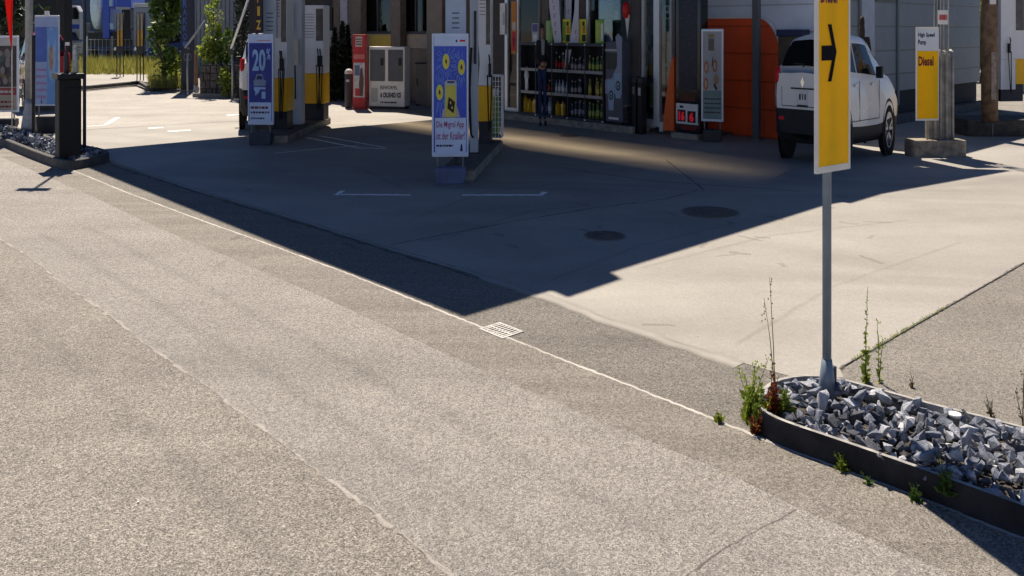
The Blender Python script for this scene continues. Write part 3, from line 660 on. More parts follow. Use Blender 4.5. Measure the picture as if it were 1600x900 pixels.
mb.m(mat('faint_mark', (.06, .07, .12), .4))
for i in range(26):
    a, z = r.uniform(.15, .8)*wd, r.uniform(zz(125), 2.2); mb.box(a, a+r.uniform(.006, .03), -.006, -.0045, z, z+r.uniform(.005, .03))
mb.m(mat('brown_patch', (.10, .028, .012), .5)).box(wd*.2, wd*.8, -.004, -.001, zz(158), zz(146)); mb.m(darkred).box(wd*.2, wd*.85, -.004, -.001, zz(203), zz(197))
mb.build('artwork', None, tot)
pn = MB(offwhite).box(wd*.04, wd*.93, -.02, -.001, zz(194), zz(162)).build('digit_panel', None, tot, .003)
mb = MB(black).box(wd*.11, wd*.44, -.0225, -.0205, zz(190.5), zz(172)).box(wd*.52, wd*.85, -.0225, -.0205, zz(191), zz(173))
mb.build('screen', None, pn)
dg = mat('lit_digit', (.5, .005, .02), .4, emit=((1, .02, .05), .12))
MB(dg).text('16', wd*.16, wd*.40, zz(189), zz(174), -.0235, .05).text('6', wd*.60, wd*.77, zz(189.5), zz(175), -.0235, .05).m(black).box(wd*.2, wd*.34, -.0225, -.0205, zz(169), zz(165.5)).build('digits', None, pn)

# ---- orange wall and its neighbours
VY = .82
def wallpoly(pxs, y): return [(fx(a, y), fz(a, b, y)) for a, b in pxs]
ow = T('orange_wall', 'orange boarded wall with a rounded white-edged corner', 'wall', O.x, O.y, 0, RZ)
zz = lambda a, b: fz(a, b, VY)
XA, XB = fx(1088, VY), fx(1222, VY); ztop = zz(1140, 29); rr = .40
arc = [(XB-rr+rr*math.sin(a), ztop-.75+.75*math.cos(a)) for a in [i*math.pi/2/10 for i in range(11)]]
MB().plate([(XA, 0), (XB, 0)]+arc[::-1]+[(XA, ztop)], VY-.0, VY+.06).build('boards', orange, ow)
mb = MB(); out = [(XA, ztop)]+arc; ctr = (XB-rr, ztop-.75)
for a, b in zip(out[:-1], out[1:]):
    def off(q): dx, dz = q[0]-ctr[0], (q[1]-ctr[1])*.55; l = math.hypot(dx, dz) or 1; return (q[0]+.022*dx/l, q[1]+.03*dz/l) if q[0] > ctr[0]+.001 else (q[0], q[1]+.03)
    mb.plate([a, b, off(b), off(a)], VY-.012, VY+.05)
mb.build('edge_trim', white, ow)
MB().box(XA, fx(1322, VY+.1), VY+.08, VY+.16, .0, 4.1).build('upper_boards', whiteside, ow)
p3 = fpt(1182, VY-.35); t = T('downpipe_post', 'slim grey steel post in front of the orange wall', 'post', p3.x, p3.y, 0, RZ)
MB().box(-.052, .052, -.04, .04, 0, 4.05).build('shaft', mat('post_grey', (.12, .12, .13), .5, .2, var=.1), t, .006)
MB().box(-.07, .07, -.06, .06, 0, .02).build('base_plate', midgrey, t)
p3 = fpt(1228, VY-.1); t = T('garden_box', 'dark blue and brown box cabinet behind the parked white car', 'cabinet', p3.x, p3.y, 0, RZ)
z_ = fz(1225, 46, VY-.1); MB().box(-.10, .28, -.05, .12, 0, z_-.1).build('body', mat('box_brown', (.10, .08, .055), .7, var=.3), t, .01); MB().box(-.12, .30, -.07, .14, z_-.1, z_).build('lid', mat('box_blue', (.03, .04, .10), .5), t, .01)

# dark grey boarded building on the right
G0 = Vector(gp(1330, 203)); gb = T('boarded_building', 'dark grey building clad in horizontal boards behind the parked car', 'building', G0.x, G0.y, 0, math.atan2(V.y, V.x))
def gx(px):
    k = (px-800)/F; return (k*G0.y-G0.x)/(V.x-k*V.y)
def gz(px, py): return wz(py, G0.y+gx(px)*V.y)
ln = gx(1531)
MB().box(-.6, ln, .0, 4.5, .55, 4.2).build('boards', greyside, gb)
MB().box(-.58, ln-.02, .06, 4.4, 0, .55).build('plinth', mat('dark_plinth', (.03, .032, .035), .8, var=.3), gb)
for px in (1343, 1402, 1466):
    a = gx(px); MB().box(a-.04, a+.04, -.025, -.001, .3, 4.2).build('batten', mat('batten_grey', (.11, .125, .145), .5), gb)
a0, a1 = gx(1344), gx(1364); MB().box(a0, a1, -.03, -.002, .2, 4.1).build('pale_door', mat('pale_panel', (.30, .34, .42), .4), gb)
a0, a1 = gx(1368), gx(1399); MB().box(a0, a1, -.016, -.002, gz(1383, 3), 4.0).build('window', mat('dark_window', (.03, .03, .012), .3), gb)
MB().box(-.62, ln+.03, -.05, 4.55, 4.2, 4.3).build('roof_edge', darkgrey, gb)
a0 = gx(1388); MB().box(a0-.3, ln-.1, -.20, -.03, 0, .16).build('footing', darkkerb, gb, .01)

# ---- ice container, cabinet, red stand, bin in front of the parapet
x_, y_ = gp(604, 171); Yb = y_
t = T('ice_container', 'white ice cube container with two grey doors and dark lettering', 'ice container', x_, y_, 0, R(-14))
sw = wx(634, Yb)-wx(574, Yb); h = wz(73, Yb); a = sw/2
MB().box(-a, a, 0, .32, .06, h).build('cabinet', offwhite, t, .012)
MB().box(-a+.02, a-.02, .02, .3, 0, .06).build('plinth', darkgrey, t)
for s_ in (-1, 1):
    d = MB(mat('door_grey', (.10, .105, .12), .4, var=.12)).box(s_*a*.5-a*.41, s_*a*.5+a*.41, -.016, -.001, h*.45, h*.95).build('door', None, t, .006)
    MB(black).box(s_*a*.5+a*.18, s_*a*.5+a*.34, -.03, -.017, h*.70, h*.82).build('handle', None, d, .004)
ink = mat('ice_ink', (.025, .03, .055), .5)
MB(ink).text('EISWÜRFEL', -a*.35, a*.62, h*.32, h*.39, -.002, .02).build('print', None, t); MB(ink).text('& CRUSHED ICE', -a*.35, a*.8, h*.19, h*.27, -.002, .05).build('print', None, t); MB(ink).lines(-a*.35, a*.55, h*.09, h*.14, 1, -.002).build('print', None, t)
MB().box(-a*.85, -a*.5, -.008, -.001, h*.12, h*.34).build('vent_grille', ltgrey, t)
x_, y_ = gp(658, 166); t = T('wall_cabinet', 'narrow beige cabinet standing against the brown parapet', 'cabinet', x_, y_, 0, R(-14))
h = wz(100, y_); a = 9*y_/F
MB().box(-a, a, 0, .2, .04, h).build('body', mat('cabinet_beige', (.27, .25, .21), .5, var=.08), t, .008); MB().box(-a-.01, a+.01, -.01, .21, h, h+.03).build('top', darkgrey, t); MB().box(-a*.8, -a*.65, -.012, -.001, h*.5, h*.66).build('handle', black, t); MB().box(-a, a, .01, .19, 0, .04).build('plinth', black, t)
x_, y_ = gp(561, 171); Yb = y_; t = T('promo_stand', 'red promotional stand with header and picture beside the ice container', 'promo stand', x_, y_, 0, R(-10))
a = 10.5*Yb/F; zq = lambda py: wz(py, Yb)
rs = mat('stand_red', (.42, .03, .035), .45, var=.12)
MB().box(-a, a, .0, .12, 0, zq(54)).build('body', rs, t, .006)
mb = MB(mat('stand_print', (.5, .42, .40), .5, var=.15)).box(-a*.55, a*.5, -.004, -.001, zq(73), zq(57)).m(mat('stand_pink', (.55, .16, .15), .5)).box(-a*.85, a*.85, -.004, -.001, zq(92), zq(85))
mb.m(mat('stand_pale', (.45, .44, .47), .5, var=.2, scale=14)).box(-a*.85, a*.9, -.004, -.001, zq(152), zq(98)).m(mat('stand_blue', (.10, .14, .24), .5)).box(-a*.7, a*.1, -.006, -.0045, zq(118), zq(102))
mb.m(mat('stand_figure', (.10, .06, .05), .5)).plate([(a*.1, zq(150)), (a*.6, zq(150)), (a*.75, zq(125)), (a*.5, zq(105)), (a*.2, zq(108)), (0, zq(130))], -.006, -.0045).m(rs).box(-a*.6, a*.1, -.006, -.0045, zq(150), zq(138))
mb.m(darkgrey).lines(-a*.5, a*.45, zq(71), zq(59), 3, -.0055); mb.build('print', None, t)
x_, y_ = gp(545, 169); t = T('litter_bin', 'slim dark cylinder bin with a pale top between cypresses and red stand', 'bin', x_, y_, 0, 0)
h = wz(108, y_); a = 6.3*y_/F
MB().lathe([(a*.9, 0), (a, .03), (a, h*.86), (a*.95, h*.88)], 18).build('body', darkgrey, t, 0, True); MB().lathe([(a*1.02, h*.88), (a*1.02, h*.93), (a*.6, h), (0.001, h*1.01)], 18).build('lid', ltgrey, t, 0, True); MB().box(-a*.5, a*.3, -a*1.02, -a*.97, h*.68, h*.74).build('label_plate', ltgrey, t)
# ================================================================== pump islands
def island(label, pts, h=.12):
    c = sum((Vector(p) for p in pts), Vector((0, 0)))/len(pts); t = T('pump_island', label, 'pump island', c.x, c.y)
    MB().prism([(p[0]-c.x, p[1]-c.y) for p in pts], 0, h-.012).build('kerb', concrete_b, t, .015)
    inn = [((p[0]-c.x)*.93, (p[1]-c.y)*.97) for p in pts]; MB().prism(inn, h-.011, h+.004).build('paving', mat('island_paving', (.12, .105, .09), .85, var=.3, scale=12), t)
    return t
i1 = [gp(398, 225), gp(450, 224), gp(517, 193), gp(468, 192)]
i2 = [gp(684, 284), gp(741, 283), gp(786, 232), gp(742, 231)]
island('left pump island kerb behind the discount poster', i1)
island('central pump island kerb behind the app poster', i2)

def poster_stand(label, px0, px1, py0, py1, base_py, rz, draw, foot_mat, group=None):
    pc = (px0+px1)/2; x, y = gp(pc, base_py); t = T('poster_stand', label, 'poster stand', x, y, 0, rz)
    wd = (px1-px0)*y/F; z0, z1 = wz(py1, y), wz(py0, y); a = wd/2
    MB().box(-a, a, -.012, .03, z0, z1).build('frame', framewhite, t, .008)
    MB().box(-a*.9, a*.9, -.0145, -.0125, z0+.05, z1-.03).build('backing', posterblue if draw else paleblue, t)
    foot = [(-a*.84, 0), (a*.72, 0), (a*.86, .08), (a*.86, z0*.62), (-a*.84, z0*.62)]
    MB().plate(foot, -.05, .10).build('foot', foot_mat, t, .02)
    for s in (-.7, .7): MB().box(s*a-.008, s*a+.008, -.0, .02, z0*.62+.001, z0-.001).build('strut', midgrey, t)
    if draw:
        mb = MB(); draw(mb, a, z0, z1); mb.build('print', None, t)
    return t
footblue = mat('foot_blue', (.10, .13, .24), .5, var=.2)
def app_print(mb, a, z0, z1):
    W = lambda px: (px-703.5)/28.5*a; Z = lambda py: z1-(py-52)/(245-52)*(z1-z0); y = -.0148; r = random.Random(5)
    mb.m(paleblue).box(W(678.5), W(729), y-.001, y, Z(72), Z(55.5)).box(W(680), W(728), y-.001, y, Z(242), Z(184))
    ray = mat('ray_print', (.25, .42, .85), .4); y -= .002
    for cx, cy in ((697, 96), (721, 105), (687, 144)):
        mb.m(ray)
        for k in range(26):
            an = 2*math.pi*k/26+r.uniform(-.08, .08); r0, r1 = r.uniform(7, 8.5), r.uniform(11, 19); ca, sa = math.cos(an), math.sin(an)*2.0
            p0 = (cx+ca*r0, cy+sa*r0); p1 = (cx+ca*r1, cy+sa*r1)
            if not (680 < p1[0] < 728 and 74 < p1[1] < 182): continue
            n = Vector((-sa, ca)).normalized()*.28
            mb.add([(W(p0[0]-n.x), y, Z(p0[1]-n.y)), (W(p0[0]+n.x), y, Z(p0[1]+n.y)), (W(p1[0]+n.x), y, Z(p1[1]+n.y)), (W(p1[0]-n.x), y, Z(p1[1]-n.y))], [(0, 1, 2, 3), ])
        sx = a/28.5; sz = (z1-z0)/193
        mb.m(mat('icon_pale', (.55, .62, .25), .4)).disc(W(cx), Z(cy), 5.6*sx, 12.5*sz, y-.001, 20, .001); mb.m(lemon).disc(W(cx), Z(cy), 4.4*sx, 10.2*sz, y-.0025, 20, .001)
        mb.m(navy).plate([(W(cx-1.6), Z(cy+1)), (W(cx+1.2), Z(cy+5)), (W(cx+1.6), Z(cy-1)), (W(cx-.3), Z(cy-5.5))], y-.005, y-.004)
    mb.m(mat('phone_pale', (.45, .52, .6), .4)).plate([(W(695), Z(183)), (W(713.5), Z(183)), (W(713.5), Z(128)), (W(711), Z(125)), (W(698), Z(125)), (W(695), Z(128))], y-.003, y-.002)
    mb.m(mat('phone_yellow', (.62, .58, .10), .4)).box(W(696), W(712.5), y-.005, y-.0035, Z(183), Z(133)); mb.m(navy).box(W(699), W(710), y-.005, y-.0035, Z(129.5), Z(126.5))
    mb.m(black).plate([(W(699), Z(169)), (W(709), Z(177)), (W(711), Z(159)), (W(701), Z(151))], y-.0075, y-.006); mb.m(lemon).disc(W(704), Z(160), .007, .016, y-.008, 10, .001).disc(W(706.5), Z(168), .007, .016, y-.008, 10, .001)
    mb.m(mat('hand_print', (.55, .42, .45), .5)).plate([(W(713.6), Z(183)), (W(719), Z(183)), (W(716), Z(172)), (W(713.6), Z(165))], y-.003, y-.002).plate([(W(690), Z(183)), (W(694.8), Z(183)), (W(694.8), Z(168)), (W(692), Z(172))], y-.003, y-.002)
    mb.m(mat('ink_red', (.30, .03, .16), .5)).text('Die Migrol App', W(682), W(725), Z(202), Z(189), y, .012).text('ist der Knaller!', W(682), W(726), Z(218), Z(205.5), y, .012)
    mb.m(navy).lines(W(682), W(708), Z(230), Z(224), 1, y).plate([(W(719), Z(236)), (W(723), Z(236)), (W(722), Z(224)), (W(720), Z(226))], y-.001, y); mb.m(red).box(W(718), W(727), y-.001, y, Z(65), Z(62)); mb.m(navy).box(W(712), W(714.5), y-.001, y, Z(66), Z(62))
poster_stand('blue poster stand advertising an app with phone and yellow icons', 675, 732, 52, 245, 288, R(3), app_print, footblue)
def disc_print(mb, a, z0, z1):
    W = lambda px: (px-408)/20*a; Z = lambda py: z1-(py-53)/(195-53)*(z1-z0); y = -.0148; ice = mat('ice_blue', (.30, .48, .80), .35, var=.15)
    mb.m(paleblue).box(W(390), W(426), y-.001, y, Z(67), Z(56)).box(W(391), W(425), y-.001, y, Z(192), Z(160))
    mb.m(mat('deep_blue', (.015, .035, .26), .35, var=.3, scale=9)).box(W(391), W(425), y-.001, y, Z(159), Z(68)); y -= .002
    mb.m(ice).text('20', W(395.5), W(416), Z(111), Z(77), y, .03).text('%', W(417.5), W(423.5), Z(93), Z(76), y, .02)
    mb.m(mat('car_print', (.20, .28, .42), .35, var=.3)).plate([(W(398), Z(134)), (W(416), Z(134)), (W(417), Z(126)), (W(413), Z(124)), (W(411), Z(116)), (W(402), Z(116)), (W(400), Z(124)), (W(397), Z(126))], y-.001, y)
    mb.m(navy).plate([(W(401.5), Z(124)), (W(411.5), Z(124)), (W(410), Z(118)), (W(403), Z(118))], y-.0025, y-.0015)
    mb.m(ice).plate([(W(398), Z(141)), (W(404), Z(147)), (W(408), Z(139)), (W(416), Z(140)), (W(416), Z(136)), (W(398), Z(135.5))], y-.001, y).box(W(410), W(416), y-.001, y, Z(154), Z(143)).disc(W(401), Z(146), .012, .03, y, 12, .001)
    mb.m(darkred).lines(W(393), W(420), Z(171), Z(165), 1, y, random.Random(2), .6); mb.m(navy).lines(W(393), W(422), Z(178), Z(173), 1, y, random.Random(3), .6).lines(W(393), W(414), Z(187), Z(182), 1, y, random.Random(4)); mb.m(red).box(W(403), W(424), y-.001, y, Z(63.5), Z(62.5))
poster_stand('dark blue poster stand announcing 20 percent discount on a car', 387, 428, 53, 195, 227, R(-4), disc_print, mat('foot_dark', (.05, .06, .085), .5, var=.25))
def food_print(mb, a, z0, z1):
    W = lambda px: (px-1113)/17*a; Z = lambda py: z1-(py-45)/(190-45)*(z1-z0); y = -.0148; tl = mat('teal_pale', (.26, .33, .34), .4, var=.12)
    mb.m(mat('silver_print', (.36, .38, .39), .4, var=.08)).box(W(1098.5), W(1127.5), y-.001, y, Z(140), Z(49)); mb.m(mat('teal_print', (.17, .26, .26), .4, var=.15)).box(W(1098.5), W(1127.5), y-.001, y, Z(186), Z(140.5)); y -= .002
    mb.m(mat('brown_badge', (.16, .13, .11), .5)).box(W(1107), W(1116), y-.001, y, Z(79), Z(60)); mb.m(mat('gold_badge', (.3, .24, .12), .5)).box(W(1107), W(1116), y-.001, y, Z(59), Z(53))
    ro = mat('roll_orange', (.42, .14, .07), .5, var=.2); cr_ = mat('roll_cream', (.5, .42, .3), .5); sx, sz = a/17, (z1-z0)/145
    for cx, cy in ((1104, 105), (1117, 103), (1103.5, 131)):
        mb.m(ro).disc(W(cx), Z(cy), 3.6*sx, 10*sz, y, 16, .001); mb.m(cr_).disc(W(cx), Z(cy), 1.9*sx, 6*sz, y-.0015, 12, .001)
    mb.m(mat('sauce', (.06, .03, .025), .5)).plate([(W(1112), Z(105)), (W(1113.5), Z(103)), (W(1115), Z(86)), (W(1113), Z(92))], y-.001, y).plate([(W(1116), Z(128)), (W(1121), Z(138)), (W(1119), Z(142)), (W(1115), Z(134))], y-.001, y)
    mb.m(mat('rice_plate', (.36, .24, .12), .5, var=.3)).disc(W(1119), Z(124), 4*sx, 8*sz, y-.0015, 14, .001); mb.m(darkgrey).lines(W(1101), W(1126), Z(178), Z(150), 4, y, random.Random(6), .3)
t = poster_stand('silver framed poster of food rolls in front of the orange wall', 1096, 1130, 45, 190, 222, R(-18), food_print, darkgrey)
t.children[0].data.materials[0] = alu

# pumps -----------------------------------------------------------------
def pump(label, px0, px1, py_top, py_base, zb, rz, nozzles=1, hose_side=1, depth=.3, y_z=(.40, .90), waist=True, yel=(-.97, .97)):
    pc = (px0+px1)/2; Y = F*(H-zb)/(py_base-HZ); x = wx(pc, Y); t = T('fuel_pump', label, 'fuel pump', x, Y, zb, rz)
    a = (px1-px0)*Y/F/2; zt = wz(py_top, Y)-zb; h0 = .26; ya, yb = y_z[0]-zb, y_z[1]-zb
    MB().box(-a*.92, a*.92, .02, depth-.02, 0, ya-.003).build('base', mat('pump_base', (.03, .033, .045), .5, var=.2), t, .006)
    MB(pumpyel).box(a*yel[0], a*yel[1], 0, depth, ya, yb).build('yellow_skirt', None, t, .006)
    if yel[0] > -.9: MB().box(-a*.97, a*yel[0]-.003, 0, depth, ya-.1, yb).build('white_skirt', white, t, .006)
    if waist: prof = [(-a*.97, yb+.003), (a*.97, yb+.003), (a*.97, zt), (-a*.97, zt), (-a*.97, yb+.55), (-a*.80, yb+.38), (-a*.78, yb+.28), (-a*.93, yb+.1)]
    else: prof = [(-a*.97, yb+.003), (a*.97, yb+.003), (a*.97, zt), (-a*.97, zt)]
    MB().plate(prof, 0, depth).build('housing', white, t, .008)
    MB().box(a*.25, a*.9, -.012, -.001, yb+.55, zt-.06).build('display', mat('pump_display', (.12, .10, .09), .25, var=.3), t, .003)
    MB(mat('fine_print', (.25, .16, .2), .5)).lines(-a*.75, a*.1, zt-.55, zt-.12, 9, -.003, random.Random(3), .25).build('print', None, t)
    for k in range(nozzles):
        sx = hose_side*(a*.55+k*.04)
        n = MB(black).box(sx-.018, sx+.018, -.06, -.013, yb+.12, yb+.30).tube([(sx, -.05, yb+.28), (sx, -.075, yb+.36), (sx-.01, -.06, yb+.42)], .012, 6).build('nozzle', None, t, .004)
        pts = [(sx+.012*math.sin(q*3), -.045-.05*math.sin(q*math.pi), yb+.2-(yb+.2-.1)*math.sin(q*math.pi)*.98) for q in [i/14 for i in range(15)]]
        pts = [(sx-.03+.06*q, -.05-.03*math.sin(q*math.pi), yb+.15-(yb-.02)*math.sin(q*math.pi)) for q in [i/14 for i in range(15)]]
        MB().tube(pts, .009, 6).build('hose', rubber, t, 0, True)
    return t
pump('white and yellow fuel pump at the back of the left island', 472, 507, 8, 188, .12, R(-6), 2, 1, .3)
pump('white and yellow fuel pump hidden behind the discount poster', 424, 449, -30, 203, .12, R(-6), 2, .6, .3)
pump('white and yellow fuel pump on the central island behind the app poster', 747, 767, -40, 225, .12, R(-4), 1, 1.6, .34, (.42, .89))
pump('tall white fuel pump at the right edge with a dark nozzle', 1561, 1604, -60, 170, .12, R(10), 1, -.75, .34, (.45, .93), False, (.25, .97))

def column(name, label, px0, px1, base, M, rz=0, h=4.5, z=.12, depth=None, round_=False):
    pc = (px0+px1)/2; Y = F*(H-z)/(base-HZ); x = wx(pc, Y); t = T(name, label, 'column', x, Y, z, rz); a = (px1-px0)*Y/F/2; d = depth or a*2
    if round_: MB().lathe([(a, 0), (a, h-z)], 20, (0, a, 0)).build('shaft', M, t, 0, True)
    else: MB().box(-a, a, 0, d, .012, h-z).build('shaft', M, t, .008)
    MB().box(-a*1.25, a*1.25, -.02, d+.02, 0, .012).build('base_plate', darkgrey, t)
    return t, a
colgrey = mat('column_grey', (.46, .50, .55), .45, var=.06)
t, a = column('canopy_column', 'pale grey canopy column between the two pumps of the left island', 453, 472, 196, colgrey, 0, 4.46)
MB().box(-a*.75, a*.55, -.05, -.001, .96, 1.38).build('nozzle_box', cream, t, .01); MB().tube([(-a*.1, -.03, .95), (-.0, -.04, .6), (-.0, -.03, .42)], .012, 6).build('hose', black, t)
MB().box(-a*1.1, -a*.5, -.04, -.001, 1.45, 1.9).build('card_reader', black, t, .006)
t, a = column('canopy_column', 'pale grey canopy column on the central island beside the app poster', 734, 747, 240, colgrey, 0, 4.46)
MB().tube([(-a*.6, -.03, 1.3), (-a*1.0, -.05, .8), (-a*.7, -.05, .25), (-a*.2, -.02, .2)], .014, 6).build('hose', rubber, t)
MB().box(a*.0, a*.6, -.012, -.001, 1.1, 1.75).build('dark_strip', darkgrey, t)
# boards above the posters
def hung(name, label, cat, px0, px1, py1, Y, M, draw=None, h=1.6, d=.05):
    t = T(name, label, cat, wx((px0+px1)/2, Y), Y, 0, 0); a = (px1-px0)*Y/F/2; z0 = wz(py1, Y)
    MB().box(-a, a, 0, d, z0, z0+h).build('panel', M, t, .005)
    MB().box(-a*.2, a*.2, d+.001, d+.02, .12, z0+h-.1).build('post', darkgrey, t)
    if draw: mb = MB(); draw(mb, a, z0, z0+h); mb.build('print', None, t)
    return t
def pizza(mb, a, z0, z1):
    mb.m(mat('wood_print', (.06, .035, .02), .5, var=.3)).box(-a*.2, a*.15, -.004, -.001, z0+.02, z1); mb.m(mat('letter_gold', (.75, .45, .08), .5))
    Z = lambda py: z0+(52-py)*12.1/F
    for s, y0, y1, w in (('P', -39, -24, .36), ('I', -14, 3, .2), ('I', 9, 24, .2), ('Z', 31, 46, .36), ('Z', 50, 60, .36)):
        if s == 'I' and y0 < 0: s = 'P'
        if y0 == 50 or y0 == -39: continue
        mb.text(s, a*.45-w*a, a*.45+w*a, Z(y1), Z(y0), -.006, .04)
hung('food_banner', 'dark wooden look banner with golden letters above the discount poster', 'banner', 389, 410, 52, 12.4, mat('banner_dark', (.02, .018, .03), .4, var=.2), pizza)
def notes(mb, a, z0, z1): mb.m(navy).lines(-a*.5, a*.5, z0+.1, z0+.42, 5, -.003, random.Random(4), .25)
hung('info_board', 'pale blue information board beside the golden letters', 'board', 411, 432, 60, 12.6, mat('board_pale', (.40, .47, .56), .4, var=.08), notes)
hung('info_board', 'pale blue information board above the app poster', 'board', 696, 728, 60, 9.4, mat('board_pale2', (.42, .52, .66), .4, var=.08), lambda mb, a, z0, z1: mb.m(navy).lines(-a*.35, a*.35, z0+.1, z0+.32, 4, -.003, random.Random(7), .25))

# gas bottle cage on the central island
Yc = F*(H-.12)/(215-HZ); t = T('gas_cage', 'white wire cage of gas bottles at the end of the central island', 'cage', wx(774, Yc), Yc, .12, R(-6)); a = 9.5*Yc/F; h = wz(119, Yc)-.12
mb = MB()
for i in range(5): xx = -a+2*a*i/4; mb.tube([(xx, 0, 0), (xx, 0, h)], .008 if i in (0, 4) else .005, 5); mb.tube([(a, .22*i/4, 0), (a, .22*i/4, h)], .006, 5)
for i in range(13): z = h*i/12; mb.tube([(-a, 0, z), (a, 0, z), (a, .22, z)], .007 if i in (0, 12) else .0045, 5)
mb.build('wire_frame', white, t); MB().box(-a, a, 0, .22, h, h+.02).build('top', offwhite, t); MB().box(-a, a, 0, .22, -.0, .02).build('tray', midgrey, t)
gas0 = None
for k, (dx, z) in enumerate(((-.02, .022), (.03, .022))):
    g_ = T('gas_bottle', ['left green gas bottle inside the white wire cage', 'right green gas bottle inside the white wire cage'][k], 'gas bottle', wx(774, Yc)+dx, Yc+.10+.05*k, .12+z)
    MB().lathe([(.026, 0), (.03, .03), (.03, .42), (.02, .52), (.01, .56)], 14).build('body', mat('gas_green', (.22, .36, .07), .4), g_, 0, True); MB().lathe([(.018, .56), (.018, .64), (.012, .66)], 10).build('valve_cap', offwhite, g_)

# ================================================================== direction sign and diesel sign
Ys = F*(H-.13)/(605-HZ); xs = wx(1292, Ys)
t = T('direction_sign', 'tall yellow sign with a black right arrow on a grey pole in the stone bed', 'sign', xs, Ys, .05, R(36))
MB().tube([(0, 0, 0), (0, 0, 2.1)], .0185, 16).build('pole', polegrey, t, 0, True)
MB().lathe([(.036, 0), (.032, .1), (.021, .2)], 14).build('base_sleeve', polegrey, t, 0, True); MB().box(.022, .055, -.012, .012, .09, .16).build('clamp', darkgrey, t, .003)
wS = .120; zb_, zt_ = 1.0, 2.12
trl = mat('panel_white', (.80, .80, .78), .4, var=.03, trans=.2); yelt = mat('sign_yellow_film', (.98, .60, .008), .6, var=.04, trans=.17, spec=.15); palet = mat('sign_pale_film', (.72, .76, .82), .35, var=.04, trans=.2)
fb = .0125
MB().box(-wS, -wS+fb, -.034, -.0195, zb_, zt_).box(wS-fb, wS, -.034, -.0195, zb_, zt_).box(-wS+fb, wS-fb, -.034, -.0195, zb_, zb_+.027).box(-wS+fb, wS-fb, -.034, -.0195, zt_-.027, zt_).build('frame', trl, t)
mb = MB(); Wp = lambda px: -wS+(px-1267)/65*2*wS; Zp = lambda py: zb_+(262-py)/265*(1.0+.0-zb_+.72)
Zp = lambda py: wz(py, Ys-.02)-.05
yf = -.0455
zm = Zp(-60); MB().box(-wS+fb, wS-fb, -.0325, -.021, zb_+.027, zm).build('panel', yelt, t); MB().box(-wS+fb, wS-fb, -.0325, -.021, zm, zt_-.027).build('panel', palet, t); yf = -.033
for tx_, c_, q_ in (('High Speed', navy, (1276, 1322, -95, -112)), ('Pump', navy, (1276, 1300, -70, -88)), ('Diesel', darkred, (1274, 1306, 5.5, -30))): MB(c_).text(tx_, Wp(q_[0]), Wp(q_[1]), Zp(q_[2]), Zp(q_[3]), yf-.001, .03).build('print', None, t)
arrow = [(1275.5, 94), (1275.5, 71), (1295.5, 71), (1287.5, 38), (1293.8, 38), (1303.8, 81), (1293.8, 126.7), (1287.5, 126.7), (1295.5, 94)]
mb.m(mat('arrow_black', (.008, .009, .014), .8, spec=.08)).plate([(Wp(a), Zp(b)) for a, b in arrow], yf-.003, yf-.0015)
mb.build('arrow', None, t)
MB().box(-.03, .03, -.019, .022, zb_+.1, zb_+.16).build('bracket', darkgrey, t); MB().box(-.03, .03, -.019, .022, zt_-.2, zt_-.14).build('bracket', darkgrey, t)

# diesel pillar with plinth
Yd = F*H/(246-HZ); xd = wx(1460, Yd)
xa_, xb_ = wx(1425, Yd)-xd, wx(1513, Yd)-xd
t = T('concrete_pillar', 'ribbed concrete pillar on a rounded plinth carrying grey pipes', 'pillar', xd, Yd, 0, 0)
ph = .215; r = .07; n = 6
pl = [(xb_-r+r*math.cos(a), r+.0+r*math.sin(a)) for a in [-math.pi/2+math.pi*i/2/n for i in range(n+1)]]+[(xb_-r+r*math.cos(a), .26-r+r*math.sin(a)) for a in [math.pi*i/2/n for i in range(n+1)]]
pl += [(xa_+r+r*math.cos(a), .26-r+r*math.sin(a)) for a in [math.pi/2+math.pi*i/2/n for i in range(n+1)]]+[(xa_+r+r*math.cos(a), r+r*math.sin(a)) for a in [math.pi+math.pi*i/2/n for i in range(n+1)]]
plm = mat('plinth_concrete', (.25, .215, .17), .9, var=.5, scale=12, bump=.6, bscale=40)
MB().prism(pl, 0, ph).build('plinth', plm, t, .012)
Yp = Yd+.13; cxs = [wx(q, Yp)-xd for q in (1452, 1461, 1470, 1479, 1489)]; zt2 = wz(82, Yp)
MB().box(cxs[0], cxs[-1], .14, .25, ph, zt2-.02).build('core', mat('pillar_concrete', (.24, .225, .20), .85, var=.35, scale=8, bump=.4), t, .008)
ribm = mat('rib_concrete', (.34, .33, .31), .8, var=.3, scale=8, bump=.3)
for c in cxs[1:]: MB().tube([(c, .135, ph), (c, .135, zt2), (c, .2, zt2+.03)], .017, 8).build('rib', ribm, t, 0, True)
for px in (1463, 1468, 1473, 1478, 1485): c = wx(px, Yp)-xd; MB().tube([(c, .19, zt2-.05), (c, .19, 4.2)], .009 if px != 1485 else .012, 8).build('pipe', galv, t, 0, True)
c0, c1 = wx(1467.5, Yp)-xd, wx(1482.5, Yp)-xd
sg = MB(offwhite).box(c0, c1, .15, .165, wz(38, Yp), wz(16, Yp)).build('notice_plate', None, t, .003); MB(red).lines(c0+.012, c1-.012, wz(34, Yp), wz(20, Yp), 1, .1485, random.Random(3), .6).build('notice_print', None, sg)
Yk = Yd+.07; t = T('diesel_sign', 'yellow and white diesel sign for the high speed pump before the ribbed pillar', 'sign', wx(1449.5, Yk), Yk, ph, R(4))
kk = Yk/F; a = 18.2*kk; Zk = lambda py: wz(py, Yk)-ph; Wk = lambda px: (px-1449.5)*kk
